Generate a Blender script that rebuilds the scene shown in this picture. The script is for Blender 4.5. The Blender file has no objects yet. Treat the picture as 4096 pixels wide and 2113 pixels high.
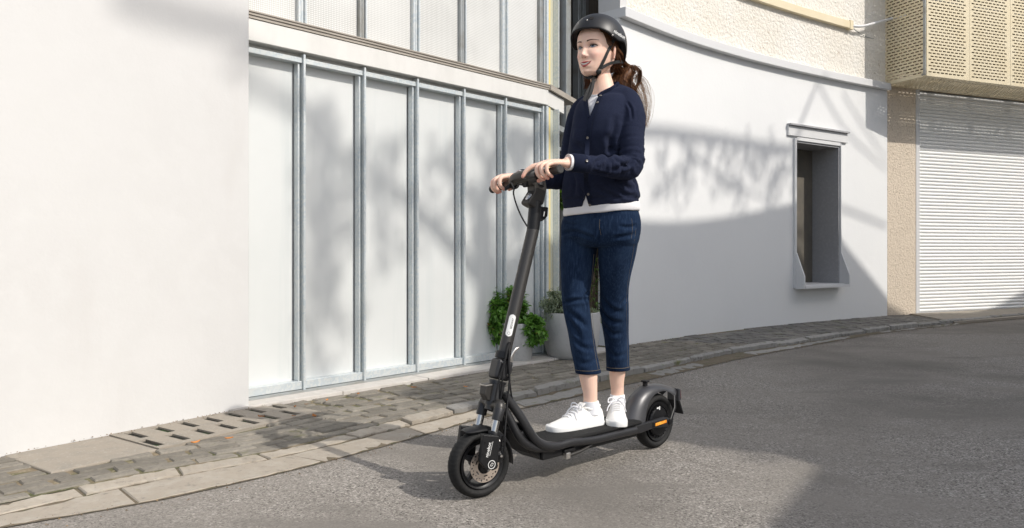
import bpy, bmesh, math, random
import numpy as np
from mathutils import Vector, Matrix
from mathutils.bvhtree import BVHTree

R = math.radians
scene = bpy.context.scene
col = scene.collection
random.seed(7)
rng = np.random.default_rng(11)

# ------------------------------------------------------------------ camera, sky, sun, exposure
HC = 0.93            # camera height (m)
FPX = 3100.0         # focal length in photograph pixels (photo is 4096 wide)
HZ = 998.0           # row of the horizon in the photograph
cam_data = bpy.data.cameras.new("camera")
cam = bpy.data.objects.new("camera", cam_data)
col.objects.link(cam)
cam.location = (0, 0, HC)
cam.rotation_euler = (R(90), 0, 0)
cam_data.sensor_width = 36
cam_data.lens = FPX / 4096 * 36
cam_data.shift_y = -(1056.5 - HZ) / 4096
cam_data.clip_start = 0.05
cam_data.clip_end = 2000
scene.camera = cam

SUN_DIR = Vector((-1.126, 0.62, -1.12)).normalized()     # direction the light travels
SUN_EL = math.asin(-SUN_DIR.z)
world = bpy.data.worlds.new("World")
scene.world = world
world.use_nodes = True
wn = world.node_tree
wn.nodes.clear()
w_out = wn.nodes.new("ShaderNodeOutputWorld")
w_bg = wn.nodes.new("ShaderNodeBackground")
w_sky = wn.nodes.new("ShaderNodeTexSky")
w_sky.sky_type = 'NISHITA'
w_sky.sun_disc = False
w_sky.sun_elevation = SUN_EL
w_sky.sun_rotation = math.atan2(-SUN_DIR.x, -SUN_DIR.y)   # clockwise from +Y
w_sky.air_density = 0.9
w_sky.dust_density = 2.2
w_sky.ozone_density = 0.8
w_bg.inputs[1].default_value = 0.15
w_hsv = wn.nodes.new("ShaderNodeHueSaturation")
w_hsv.inputs["Saturation"].default_value = 0.55          # the photograph's white balance
wn.links.new(w_sky.outputs[0], w_hsv.inputs["Color"])
wn.links.new(w_hsv.outputs[0], w_bg.inputs[0])
wn.links.new(w_bg.outputs[0], w_out.inputs[0])

sun_data = bpy.data.lights.new("sun", 'SUN')
sun_data.energy = 2.45
sun_data.angle = R(0.53)
sun_data.color = (1.0, 0.945, 0.87)
sun = bpy.data.objects.new("sun", sun_data)
col.objects.link(sun)
sun.rotation_euler = SUN_DIR.to_track_quat('-Z', 'Y').to_euler()
sun.location = (8, -6, 12)

vs = scene.view_settings
vs.view_transform = 'Standard'
vs.look = 'None'
vs.exposure = 0.41
vs.gamma = 1.0
vs.use_curve_mapping = False
scene.cycles.use_denoising = True
scene.cycles.max_bounces = 8
scene.cycles.diffuse_bounces = 5
scene.cycles.sample_clamp_indirect = 8

# ------------------------------------------------------------------ coordinate helpers
DS = 4096 / 2576.0
def P(xd, yd, Y):
    """point at depth Y seen at (xd, yd) of the 2576-wide picture"""
    return Vector(((xd * DS - 2048) / FPX * Y, Y, HC - (yd * DS - HZ) / FPX * Y))
def PS(xs, ys, Y):
    return Vector(((xs - 2048) / FPX * Y, Y, HC - (ys - HZ) / FPX * Y))
def G(xs, ys, z=0.0):
    """point at height z seen at photograph pixel"""
    Y = FPX * (HC - z) / (ys - HZ)
    return Vector(((xs - 2048) / FPX * Y, Y, z))

# ------------------------------------------------------------------ object helpers
def lab(o, label=None, cat=None, group=None, kind=None):
    if label: o["label"] = label
    if cat: o["category"] = cat
    if group: o["group"] = group
    if kind: o["kind"] = kind
    return o

def empty(name, loc, label=None, cat=None, group=None):
    o = bpy.data.objects.new(name, None)
    o.empty_display_size = 0.1
    o.location = loc
    col.objects.link(o)
    return lab(o, label, cat, group)

ORIG = {}
def link(name, me, mat=None, parent=None, smooth=None):
    o = bpy.data.objects.new(name, me)
    col.objects.link(o)
    if mat is not None and len(me.materials) == 0:
        for m in (mat if isinstance(mat, (list, tuple)) else [mat]):
            me.materials.append(m)
    if parent is not None:
        o.parent = parent
        p = parent
        M_ = Matrix.Identity(4)
        chain = []
        while p is not None:
            chain.append(p); p = p.parent
        # only the top-level empties carry a transform
        top = chain[-1]
        if len(chain) == 1:
            o.matrix_parent_inverse = Matrix.Translation(-Vector(top.location))
    if smooth is not None:
        me.polygons.foreach_set("use_smooth", [smooth] * len(me.polygons))
        if smooth == 1.5:
            pass
    return o

def autosmooth(me, angle=40):
    me.polygons.foreach_set("use_smooth", [True] * len(me.polygons))
    bm = bmesh.new(); bm.from_mesh(me)
    lim = R(angle)
    for e in bm.edges:
        if len(e.link_faces) == 2 and e.calc_face_angle(0) > lim:
            e.smooth = False
    bm.to_mesh(me); bm.free()

class MB:
    """collects simple solids in world coordinates and links them as one mesh object"""
    def __init__(s):
        s.v = []; s.f = []; s.mi = []; s.cur = 0
    def add(s, vs, fs):
        b = len(s.v)
        s.v.extend([tuple(v) for v in vs])
        for f in fs:
            s.f.append(tuple(b + i for i in f)); s.mi.append(s.cur)
        return s
    def frame_box(s, o, ax, ay, az, x0, x1, y0, y1, z0, z1):
        o = Vector(o); ax = Vector(ax); ay = Vector(ay); az = Vector(az)
        vs = [o + ax * x + ay * y + az * z for z in (z0, z1) for y in (y0, y1) for x in (x0, x1)]
        fs = [(0, 2, 3, 1), (4, 5, 7, 6), (0, 1, 5, 4), (2, 6, 7, 3), (0, 4, 6, 2), (1, 3, 7, 5)]
        if ax.cross(ay).dot(az) < 0:
            fs = [f[::-1] for f in fs]
        return s.add(vs, fs)
    def box(s, c, sx, sy, sz):
        return s.frame_box(c, (1, 0, 0), (0, 1, 0), (0, 0, 1), -sx / 2, sx / 2, -sy / 2, sy / 2, -sz / 2, sz / 2)
    def prism(s, poly, dirv):
        """closed polygon (3D points) extruded along dirv"""
        n = len(poly); d = Vector(dirv)
        a = [Vector(p) for p in poly]; b = [p + d for p in a]
        nrm = Vector((0, 0, 0))
        for i in range(n):
            nrm += a[i].cross(a[(i + 1) % n])
        fs = [(i, (i + 1) % n, n + (i + 1) % n, n + i) for i in range(n)]
        fs += [tuple(range(n))[::-1], tuple(range(n, 2 * n))]
        if nrm.dot(d) < 0:
            fs = [f[::-1] for f in fs]
        return s.add(a + b, fs)
    def tube(s, path, rad, n=10, cap=True, flat=None, up=None):
        """tube along a path; rad = number, list or list of (ru, rv)"""
        pts = [Vector(p) for p in path]
        m = len(pts)
        tang = []
        for i in range(m):
            t = pts[min(i + 1, m - 1)] - pts[max(i - 1, 0)]
            tang.append(t.normalized() if t.length > 1e-9 else Vector((0, 0, 1)))
        u = Vector(up) if up is not None else (Vector((0, 0, 1)) if abs(tang[0].z) < 0.9 else Vector((1, 0, 0)))
        rings = []
        for i in range(m):
            t = tang[i]
            u = (u - t * u.dot(t))
            u = u.normalized() if u.length > 1e-6 else t.orthogonal().normalized()
            v = t.cross(u)
            r = rad[i] if isinstance(rad, (list, tuple)) else rad
            ru, rv = r if isinstance(r, (list, tuple)) else (r, r)
            rings.append([pts[i] + u * (ru * math.cos(2 * math.pi * k / n)) + v * (rv * math.sin(2 * math.pi * k / n)) for k in range(n)])
        vs = [p for rg in rings for p in rg]
        fs = []
        for i in range(m - 1):
            for k in range(n):
                k2 = (k + 1) % n
                fs.append((i * n + k, i * n + k2, (i + 1) * n + k2, (i + 1) * n + k))
        if cap:
            fs.append(tuple(range(n))[::-1]); fs.append(tuple((m - 1) * n + k for k in range(n)))
        return s.add(vs, fs)
    def lathe(s, c, axis, prof, n=32, u=None, closed=False):
        """profile of (distance along axis, radius)"""
        c = Vector(c); a = Vector(axis).normalized()
        u = Vector(u) if u is not None else a.orthogonal()
        u = (u - a * u.dot(a)).normalized(); v = a.cross(u)
        m = len(prof)
        vs = [c + a * h + (u * math.cos(2 * math.pi * k / n) + v * math.sin(2 * math.pi * k / n)) * r for h, r in prof for k in range(n)]
        fs = []
        for i in range(m if closed else m - 1):
            j = (i + 1) % m
            for k in range(n):
                k2 = (k + 1) % n
                fs.append((i * n + k, i * n + k2, j * n + k2, j * n + k))
        if not closed:
            if prof[0][1] > 1e-6: fs.append(tuple(range(n))[::-1])
            if prof[-1][1] > 1e-6: fs.append(tuple((m - 1) * n + k for k in range(n)))
        return s.add(vs, fs)
    def ball(s, c, r, n=12, m=8, axes=None):
        c = Vector(c)
        rx, ry, rz = r if isinstance(r, (list, tuple)) else (r, r, r)
        ax = axes or (Vector((1, 0, 0)), Vector((0, 1, 0)), Vector((0, 0, 1)))
        vs = [c - ax[2] * rz]
        for i in range(1, m):
            t = -math.pi / 2 + math.pi * i / m
            for k in range(n):
                p = 2 * math.pi * k / n
                vs.append(c + ax[0] * (rx * math.cos(t) * math.cos(p)) + ax[1] * (ry * math.cos(t) * math.sin(p)) + ax[2] * (rz * math.sin(t)))
        vs.append(c + ax[2] * rz)
        fs = [(0, 1 + (k + 1) % n, 1 + k) for k in range(n)]
        for i in range(m - 2):
            for k in range(n):
                k2 = (k + 1) % n
                fs.append((1 + i * n + k, 1 + i * n + k2, 1 + (i + 1) * n + k2, 1 + (i + 1) * n + k))
        e = len(vs) - 1; b = 1 + (m - 2) * n
        fs += [(e, b + k, b + (k + 1) % n) for k in range(n)]
        return s.add(vs, fs)
    def mesh(s, name):
        me = bpy.data.meshes.new(name)
        me.from_pydata(s.v, [], s.f)
        if any(s.mi):
            me.polygons.foreach_set("material_index", s.mi)
        me.update()
        return me
    def build(s, name, mat, parent=None, smooth=None, bevel=0, seg=2, fix=False):
        me = s.mesh(name)
        if fix or bevel:
            bm = bmesh.new(); bm.from_mesh(me)
            bmesh.ops.recalc_face_normals(bm, faces=bm.faces)
            if bevel:
                eds = [e for e in bm.edges if len(e.link_faces) == 2 and e.calc_face_angle(0) > R(35)]
                bmesh.ops.bevel(bm, geom=eds, offset=bevel, segments=seg, profile=0.5, affect='EDGES', clamp_overlap=True)
            bm.to_mesh(me); bm.free()
        o = link(name, me, mat, parent)
        if smooth:
            autosmooth(me, 40 if smooth is True else smooth)
        return o

def crom(pts, k=6):
    """Catmull-Rom resampling of points (any dimension)"""
    a = np.array([list(p) for p in pts], float)
    out = []
    for i in range(len(a) - 1):
        p0 = a[max(i - 1, 0)]; p1 = a[i]; p2 = a[i + 1]; p3 = a[min(i + 2, len(a) - 1)]
        for j in range(k):
            t = j / k
            out.append(0.5 * (2 * p1 + (p2 - p0) * t + (2 * p0 - 5 * p1 + 4 * p2 - p3) * t * t + (3 * p1 - p0 - 3 * p2 + p3) * t ** 3))
    out.append(a[-1])
    return np.array(out)

def place_copy(src, loc, rotz=0, scale=None, parent=None, name=None):
    c = src.copy()
    col.objects.link(c)
    c.location = loc
    c.rotation_euler = (0, 0, rotz)
    if scale is not None: c.scale = scale
    if parent is not None: c.parent = parent
    return c

# ------------------------------------------------------------------ materials
MATS = {}
def mat(name, base, rough=0.6, metal=0.0, var=None, bump=None, coat=0.0, rand=0.0, spec=0.5, subs=0.0, rvar=0.0, trans=0.0):
    """base colour + list of (noise scale, colour, lo, hi, kind) layers; bump list of (scale, strength, distance, kind)"""
    m = bpy.data.materials.new(name)
    m.use_nodes = True
    nt = m.node_tree; N = nt.nodes; Lk = nt.links
    b = N["Principled BSDF"]
    b.inputs["Roughness"].default_value = rough
    b.inputs["Metallic"].default_value = metal
    b.inputs["Specular IOR Level"].default_value = spec
    if coat:
        b.inputs["Coat Weight"].default_value = coat
        b.inputs["Coat Roughness"].default_value = 0.04
    if subs:
        b.inputs["Subsurface Weight"].default_value = subs
        b.inputs["Subsurface Radius"].default_value = (0.012, 0.005, 0.003)
        b.inputs["Subsurface Scale"].default_value = 1.0
    if trans:
        b.inputs["Transmission Weight"].default_value = trans
    geo = N.new("ShaderNodeNewGeometry")
    def tex(kind, scale, detail=4.0, stretch=None):
        src = geo.outputs["Position"]
        if stretch:
            mp = N.new("ShaderNodeMapping"); mp.inputs["Scale"].default_value = stretch
            Lk.new(src, mp.inputs["Vector"]); src = mp.outputs[0]
        if kind == 'voronoi':
            t = N.new("ShaderNodeTexVoronoi"); t.inputs["Scale"].default_value = scale
            Lk.new(src, t.inputs["Vector"]); return t.outputs["Color"]
        if kind == 'vdist':
            t = N.new("ShaderNodeTexVoronoi"); t.inputs["Scale"].default_value = scale
            Lk.new(src, t.inputs["Vector"]); return t.outputs["Distance"]
        if kind == 'crack':
            t = N.new("ShaderNodeTexVoronoi"); t.feature = 'DISTANCE_TO_EDGE'; t.inputs["Scale"].default_value = scale
            ns = N.new("ShaderNodeTexNoise"); ns.inputs["Scale"].default_value = scale * 4
            ad = N.new("ShaderNodeVectorMath"); ad.operation = 'MULTIPLY_ADD'
            Lk.new(src, ns.inputs["Vector"]); Lk.new(ns.outputs["Color"], ad.inputs[0])
            ad.inputs[1].default_value = (0.25 / scale,) * 3; Lk.new(src, ad.inputs[2])
            Lk.new(ad.outputs[0], t.inputs["Vector"]); return t.outputs["Distance"]
        t = N.new("ShaderNodeTexNoise"); t.inputs["Scale"].default_value = scale; t.inputs["Detail"].default_value = detail
        t.inputs["Roughness"].default_value = 0.6
        Lk.new(src, t.inputs["Vector"]); return t.outputs["Fac"]
    cur = None
    for ly in (var or []):
        scale, c2, lo, hi = ly[:4]
        kind = ly[4] if len(ly) > 4 else 'noise'
        st = ly[5] if len(ly) > 5 else None
        o = tex(kind, scale, stretch=st)
        if kind == 'voronoi':
            sp = N.new("ShaderNodeSeparateColor"); Lk.new(o, sp.inputs[0]); o = sp.outputs[0]
        mr = N.new("ShaderNodeMapRange"); mr.inputs["From Min"].default_value = lo; mr.inputs["From Max"].default_value = hi
        Lk.new(o, mr.inputs["Value"])
        mx = N.new("ShaderNodeMix"); mx.data_type = 'RGBA'
        Lk.new(mr.outputs[0], mx.inputs["Factor"])
        if cur is None: mx.inputs["A"].default_value = (*base, 1)
        else: Lk.new(cur, mx.inputs["A"])
        mx.inputs["B"].default_value = (*c2, 1)
        cur = mx.outputs["Result"]
    if rand:
        oi = N.new("ShaderNodeObjectInfo")
        mr = N.new("ShaderNodeMapRange"); mr.inputs["To Min"].default_value = 1 - rand; mr.inputs["To Max"].default_value = 1 + rand
        Lk.new(oi.outputs["Random"], mr.inputs["Value"])
        vm = N.new("ShaderNodeVectorMath"); vm.operation = 'SCALE'
        if cur is None: vm.inputs[0].default_value = base
        else: Lk.new(cur, vm.inputs[0])
        Lk.new(mr.outputs[0], vm.inputs["Scale"])
        cur = vm.outputs[0]
    if cur is None: b.inputs["Base Color"].default_value = (*base, 1)
    else: Lk.new(cur, b.inputs["Base Color"])
    prev = None
    for bp in (bump or []):
        scale, strength, dist = bp[:3]
        kind = bp[3] if len(bp) > 3 else 'noise'
        st = bp[4] if len(bp) > 4 else None
        o = tex(kind, scale, 5.0, st)
        if kind == 'voronoi':
            sp = N.new("ShaderNodeSeparateColor"); Lk.new(o, sp.inputs[0]); o = sp.outputs[0]
        bn = N.new("ShaderNodeBump"); bn.inputs["Strength"].default_value = strength; bn.inputs["Distance"].default_value = dist
        Lk.new(o, bn.inputs["Height"])
        if prev is not None: Lk.new(prev, bn.inputs["Normal"])
        prev = bn.outputs[0]
    if prev is not None: Lk.new(prev, b.inputs["Normal"])
    if rvar:
        t = tex('noise', 6.0)
        mr = N.new("ShaderNodeMapRange"); mr.inputs["To Min"].default_value = max(rough - rvar, 0.02); mr.inputs["To Max"].default_value = min(rough + rvar, 1)
        Lk.new(t, mr.inputs["Value"]); Lk.new(mr.outputs[0], b.inputs["Roughness"])
    MATS[name] = m
    return m

def attr_mat(name, rough=0.5, subs=0.0, spec=0.4, bump=None, var=0.0):
    """material that takes its colour from the mesh's own colour attribute"""
    m = mat(name, (0.5, 0.5, 0.5), rough, subs=subs, spec=spec, bump=bump)
    N = m.node_tree.nodes
    a = N.new("ShaderNodeVertexColor"); a.layer_name = "tint"
    m.node_tree.links.new(a.outputs[0], N["Principled BSDF"].inputs["Base Color"])
    return m
# ------------------------------------------------------------------ material library
WHITE = mat("white_plaster", (0.595, 0.59, 0.578), 0.85, var=[(1.3, (0.57, 0.563, 0.55), 0.4, 0.75), (9, (0.605, 0.60, 0.588), 0.45, 0.8), (110, (0.45, 0.42, 0.38), 0.74, 0.80), (2.2, (0.565, 0.555, 0.54), 0.62, 0.78, 'noise', (1, 1, 0.3))],
            bump=[(2.2, 0.22, 0.02), (70, 0.14, 0.004), (12, 0.12, 0.008)])
WHITE_B = mat("white_plaster_rough", (0.77, 0.775, 0.77), 0.85, var=[(0.9, (0.735, 0.74, 0.74), 0.4, 0.8)],
              bump=[(45, 0.16, 0.006), (4, 0.12, 0.02)])
STUCCO = mat("cream_stucco", (0.80, 0.755, 0.67), 0.9, var=[(24, (0.42, 0.33, 0.22), 0.60, 0.74), (1.5, (0.83, 0.80, 0.74), 0.4, 0.7)],
             bump=[(26, 0.9, 0.03), (70, 0.35, 0.01)])
STUCCO_B = mat("beige_stucco", (0.70, 0.60, 0.48), 0.9, var=[(40, (0.42, 0.34, 0.25), 0.55, 0.72)], bump=[(38, 0.8, 0.02), (90, 0.3, 0.008)])
CREAM_METAL = mat("cream_painted_metal", (0.72, 0.62, 0.42), 0.5, var=[(3, (0.75, 0.66, 0.47), 0.4, 0.7)])
GALV = mat("galvanised_steel", (0.64, 0.67, 0.665), 0.42, 0.35, var=[(70, (0.55, 0.605, 0.63), 0.42, 0.62, 'voronoi'), (5, (0.65, 0.68, 0.68), 0.45, 0.75)], rvar=0.1)
GALV_D = mat("weathered_steel", (0.36, 0.38, 0.38), 0.5, 0.4, var=[(6, (0.28, 0.27, 0.24), 0.45, 0.7)])
BEAM = mat("painted_beam", (0.68, 0.67, 0.64), 0.6, var=[(7, (0.62, 0.61, 0.58), 0.45, 0.75, 'noise', (1, 1, 0.25))], bump=[(60, 0.05, 0.003)])
SILLM = mat("brown_sill_metal", (0.40, 0.36, 0.31), 0.6, var=[(14, (0.30, 0.265, 0.22), 0.4, 0.7, 'noise', (0.2, 0.2, 3))])
PANE = mat("white_backed_glass", (0.655, 0.67, 0.66), 0.5, coat=0.8, var=[(1.7, (0.62, 0.64, 0.63), 0.4, 0.7), (3, (0.585, 0.615, 0.61), 0.55, 0.75, 'noise', (2, 2, 0.15))])
YELLOW = mat("yellow_edge_strip", (0.72, 0.60, 0.27), 0.55)
PALE = mat("pale_green_metal", (0.56, 0.58, 0.50), 0.5, 0.2, var=[(4, (0.62, 0.58, 0.40), 0.45, 0.75, 'noise', (1, 1, 0.3))])
BROWN = mat("dark_brown_boards", (0.055, 0.040, 0.026), 0.7, var=[(5, (0.085, 0.065, 0.042), 0.4, 0.7, 'noise', (6, 6, 0.4))])
DARK = mat("dark_recess", (0.02, 0.02, 0.02), 0.8)
NICHE = mat("niche_metal", (0.36, 0.36, 0.37), 0.55, 0.1, var=[(30, (0.42, 0.42, 0.43), 0.45, 0.7)])
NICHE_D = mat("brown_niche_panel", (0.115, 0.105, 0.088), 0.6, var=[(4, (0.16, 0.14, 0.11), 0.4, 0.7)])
NFRAME = mat("grey_white_frame", (0.66, 0.66, 0.66), 0.55)
SHUT = mat("white_shutter", (0.86, 0.86, 0.845), 0.5, rand=0.02)
ASPH = mat("asphalt", (0.248, 0.228, 0.204), 0.85,
           var=[(125, (0.52, 0.48, 0.435), 0.74, 0.97, 'voronoi'), (150, (0.085, 0.078, 0.07), 0.66, 0.95, 'voronoi'), (230, (0.38, 0.355, 0.32), 0.6, 0.9, 'voronoi'),
                (1.1, (0.262, 0.241, 0.213), 0.42, 0.72), (0.5, (0.160, 0.147, 0.130), 0.46, 0.72), (2.6, (0.20, 0.185, 0.165), 0.55, 0.7, 'noise', (0.35, 1, 1)), (95, (0.48, 0.45, 0.41), 0.70, 0.78)],
           bump=[(120, 0.8, 0.006, 'voronoi'), (50, 0.5, 0.006), (3, 0.2, 0.03)], spec=0.06)
PAVER = mat("paver_stone", (0.205, 0.188, 0.158), 0.85, rand=0.22,
            var=[(16, (0.265, 0.242, 0.203), 0.45, 0.72), (60, (0.15, 0.138, 0.12), 0.5, 0.75), (7, (0.15, 0.145, 0.07), 0.62, 0.74)],
            bump=[(70, 0.35, 0.005), (18, 0.35, 0.01)], spec=0.15)
GROUT = mat("sandy_joint", (0.19, 0.15, 0.095), 0.95, var=[(5, (0.085, 0.09, 0.035), 0.44, 0.56), (40, (0.30, 0.25, 0.17), 0.5, 0.7)], bump=[(90, 0.5, 0.006)])
KERB = mat("kerb_stone", (0.36, 0.315, 0.255), 0.85, rand=0.10,
           var=[(28, (0.24, 0.215, 0.18), 0.57, 0.70), (11, (0.41, 0.37, 0.31), 0.45, 0.7), (80, (0.19, 0.18, 0.17), 0.64, 0.74)],
           bump=[(40, 0.5, 0.008), (120, 0.35, 0.004)])
KERB_D = mat("old_kerb_stone", (0.27, 0.26, 0.24), 0.85, rand=0.14, var=[(30, (0.15, 0.14, 0.125), 0.55, 0.72), (8, (0.14, 0.145, 0.075), 0.60, 0.72)],
             bump=[(40, 0.5, 0.008)])
CONC = mat("old_concrete", (0.31, 0.272, 0.222), 0.9, var=[(12, (0.27, 0.245, 0.205), 0.45, 0.7, 'noise', (1, 1, 1)), (75, (0.40, 0.37, 0.32), 0.58, 0.72), (55, (0.17, 0.155, 0.135), 0.66, 0.76)],
           bump=[(60, 0.4, 0.005), (16, 0.3, 0.008)])
LEDGE = mat("ledge_stone", (0.56, 0.53, 0.49), 0.8, rand=0.05, var=[(20, (0.49, 0.46, 0.42), 0.45, 0.7)], bump=[(60, 0.2, 0.004)])
SOIL = mat("dark_soil", (0.05, 0.035, 0.022), 0.95)
POT = mat("grey_concrete_pot", (0.45, 0.45, 0.445), 0.8, var=[(45, (0.38, 0.38, 0.375), 0.5, 0.72), (6, (0.49, 0.485, 0.475), 0.45, 0.7)], bump=[(70, 0.2, 0.004)])
BARK = mat("bark", (0.10, 0.075, 0.05), 0.9, bump=[(30, 0.6, 0.02)])
def leaf_mat(name, a, b, c=None, trans=0.25):
    m = mat(name, a, 0.45, rand=0.0, var=[(22, b, 0.40, 0.62)] + ([(13, c, 0.60, 0.68)] if c else []))
    nt = m.node_tree
    pb = nt.nodes["Principled BSDF"]
    tr = nt.nodes.new("ShaderNodeBsdfTranslucent"); tr.inputs[0].default_value = (b[0] * 1.6, b[1] * 1.7, b[2], 1)
    mx = nt.nodes.new("ShaderNodeMixShader"); mx.inputs[0].default_value = trans
    out = [x for x in nt.nodes if x.type == 'OUTPUT_MATERIAL'][0]
    nt.links.new(pb.outputs[0], mx.inputs[1]); nt.links.new(tr.outputs[0], mx.inputs[2]); nt.links.new(mx.outputs[0], out.inputs[0])
    return m
LEAF = leaf_mat("shrub_leaf", (0.085, 0.19, 0.035), (0.15, 0.31, 0.055), (0.20, 0.065, 0.018))
LEAF_G = leaf_mat("silver_leaf", (0.20, 0.25, 0.17), (0.30, 0.34, 0.25))
LEAF_D = leaf_mat("creeper_leaf", (0.04, 0.09, 0.015), (0.10, 0.17, 0.03), (0.14, 0.09, 0.03))
DRY = mat("dry_leaf", (0.45, 0.17, 0.035), 0.7, rand=0.35, var=[(60, (0.25, 0.10, 0.03), 0.5, 0.7)])

def mesh_glass():
    """wired glass: a fine square wire grid inside pale glass"""
    m = mat("wired_glass", (0.72, 0.72, 0.69), 0.5, coat=0.4)
    nt = m.node_tree; N = nt.nodes; Lk = nt.links
    b = N["Principled BSDF"]
    geo = N.new("ShaderNodeNewGeometry")
    facs = []
    for axis in ((0.6694, 0.7429, 0), (0, 0, 1)):
        dt = N.new("ShaderNodeVectorMath"); dt.operation = 'DOT_PRODUCT'; dt.inputs[1].default_value = axis
        Lk.new(geo.outputs["Position"], dt.inputs[0])
        mu = N.new("ShaderNodeMath"); mu.operation = 'MULTIPLY'; mu.inputs[1].default_value = 1 / 0.0125
        Lk.new(dt.outputs["Value"], mu.inputs[0])
        fr = N.new("ShaderNodeMath"); fr.operation = 'FRACT'; Lk.new(mu.outputs[0], fr.inputs[0])
        lt = N.new("ShaderNodeMath"); lt.operation = 'LESS_THAN'; lt.inputs[1].default_value = 0.34
        Lk.new(fr.outputs[0], lt.inputs[0]); facs.append(lt)
    mxm = N.new("ShaderNodeMath"); mxm.operation = 'MAXIMUM'
    Lk.new(facs[0].outputs[0], mxm.inputs[0]); Lk.new(facs[1].outputs[0], mxm.inputs[1])
    ns = N.new("ShaderNodeTexNoise"); ns.inputs["Scale"].default_value = 2.5
    Lk.new(geo.outputs["Position"], ns.inputs["Vector"])
    mr = N.new("ShaderNodeMapRange"); mr.inputs["To Min"].default_value = 0.55; mr.inputs["To Max"].default_value = 1.0
    mr.inputs["From Min"].default_value = 0.3; mr.inputs["From Max"].default_value = 0.7
    Lk.new(ns.outputs["Fac"], mr.inputs["Value"])
    ml = N.new("ShaderNodeMath"); ml.operation = 'MULTIPLY'; Lk.new(mxm.outputs[0], ml.inputs[0]); Lk.new(mr.outputs[0], ml.inputs[1])
    mx = N.new("ShaderNodeMix"); mx.data_type = 'RGBA'
    mx.inputs["A"].default_value = (0.74, 0.74, 0.715, 1); mx.inputs["B"].default_value = (0.42, 0.42, 0.40, 1)
    Lk.new(ml.outputs[0], mx.inputs["Factor"]); Lk.new(mx.outputs["Result"], b.inputs["Base Color"])
    return m
WIRED = mesh_glass()

# ------------------------------------------------------------------ street plan
FW = Vector((0.6694, 0.7429, 0))       # along the left facade, away from the camera
FN = Vector((0.7429, -0.6694, 0))      # facade normal, towards the street
F0 = Vector((-1.559, 4.598, 0)) - FN * 0.080
UZ = Vector((0, 0, 1))
def FA(a, z, o):
    return F0 + FW * a + UZ * z + FN * o

def dense(px, k=8):
    return [G(x, y) for x, y in px], k
def polyline(px):
    a = np.array([tuple(G(x, y))[:2] for x, y in px])
    c = crom(a, 6)
    return c
KO = polyline([(-420, 2200), (-200, 2156), (0, 2117), (282, 2068), (613, 2010), (858, 1957), (1166, 1886), (1450, 1812), (1700, 1743), (1954, 1668), (2150, 1624), (2321, 1585), (2496, 1543), (2716, 1494), (2992, 1431), (3300, 1374), (3585, 1328), (4096, 1276), (4700, 1238)])
KM = polyline([(-420, 2150), (-200, 2108), (0, 2070), (171, 2033), (484, 1962), (681, 1922), (1060, 1852), (1171, 1826), (1450, 1758), (1700, 1697), (1954, 1632), (2150, 1592), (2318, 1552), (2526, 1509), (2913, 1424), (3183, 1381), (3585, 1322), (4096, 1272), (4700, 1234)])
KI = polyline([(-420, 2105), (-200, 2066), (0, 2030), (121, 2000), (429, 1935), (636, 1895), (1050, 1822), (1171, 1797), (1450, 1728), (1700, 1664), (1954, 1610), (2150, 1573), (2312, 1536), (2637, 1472), (2913, 1413), (3183, 1369), (3585, 1316), (4096, 1267), (4700, 1230)])
WL = np.array([tuple(G(x, y))[:2] for x, y in [(-700, 2010), (0, 1843), (997, 1646), (1969, 1471), (2276, 1425), (2400, 1400), (2528, 1384), (2750, 1351), (2992, 1322.5), (3190, 1296), (3400, 1279), (3549, 1267), (3657, 1257), (4096, 1228), (4700, 1195)]])

class Line2:
    def __init__(s, pts):
        s.p = np.array(pts); d = np.linalg.norm(np.diff(s.p, axis=0), axis=1)
        s.c = np.concatenate([[0], np.cumsum(d)]); s.L = s.c[-1]
    def at(s, t):
        return np.array([np.interp(t, s.c, s.p[:, 0]), np.interp(t, s.c, s.p[:, 1])])
    def tan(s, t):
        a = s.at(t - 0.15); b = s.at(t + 0.15); v = b - a; return v / np.linalg.norm(v)
    def near(s, q):
        best = None
        for i in range(len(s.p) - 1):
            a = s.p[i]; b = s.p[i + 1]; ab = b - a
            u = np.clip(np.dot(q - a, ab) / np.dot(ab, ab), 0, 1); r = a + ab * u
            dd = np.linalg.norm(q - r)
            if best is None or dd < best[0]: best = (dd, s.c[i] + u * np.linalg.norm(ab), r)
        return best
LO, LM, LI, LW = Line2(KO), Line2(KM), Line2(KI), Line2(WL)

# ---- road: one sheet to the horizon
mb = MB()
xs = [-300, -60, -12] + list(np.linspace(-6, 14, 15)) + [30, 80, 300]
ys = [-300, -60, -12] + list(np.linspace(-4, 16, 15)) + [40, 100, 400]
for j, y in enumerate(ys):
    for i, x in enumerate(xs):
        mb.v.append((x, y, 0.0))
W_ = len(xs)
for j in range(len(ys) - 1):
    for i in range(W_ - 1):
        mb.f.append((j * W_ + i, j * W_ + i + 1, (j + 1) * W_ + i + 1, (j + 1) * W_ + i)); mb.mi.append(0)
lab(mb.build("road", ASPH), kind="structure")

# ---- pavement bed between the kerb and the walls
mb = MB()
S_ = np.linspace(0, LI.L, 90)
inner = [LI.at(t) for t in S_]
outer = []
for q in inner:
    outer.append(LW.near(q)[2])
for a, b in zip(inner, outer):
    e = (np.array(b) - a); e = e / max(np.linalg.norm(e), 1e-6)
    mb.v.append((a[0], a[1], 0.009)); mb.v.append((b[0] + e[0] * 0.7, b[1] + e[1] * 0.7, 0.009))
for i in range(len(S_) - 1):
    mb.f.append((2 * i, 2 * i + 2, 2 * i + 3, 2 * i + 1)); mb.mi.append(0)
pavement = lab(mb.build("pavement", GROUT, fix=True), kind="structure")

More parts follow.
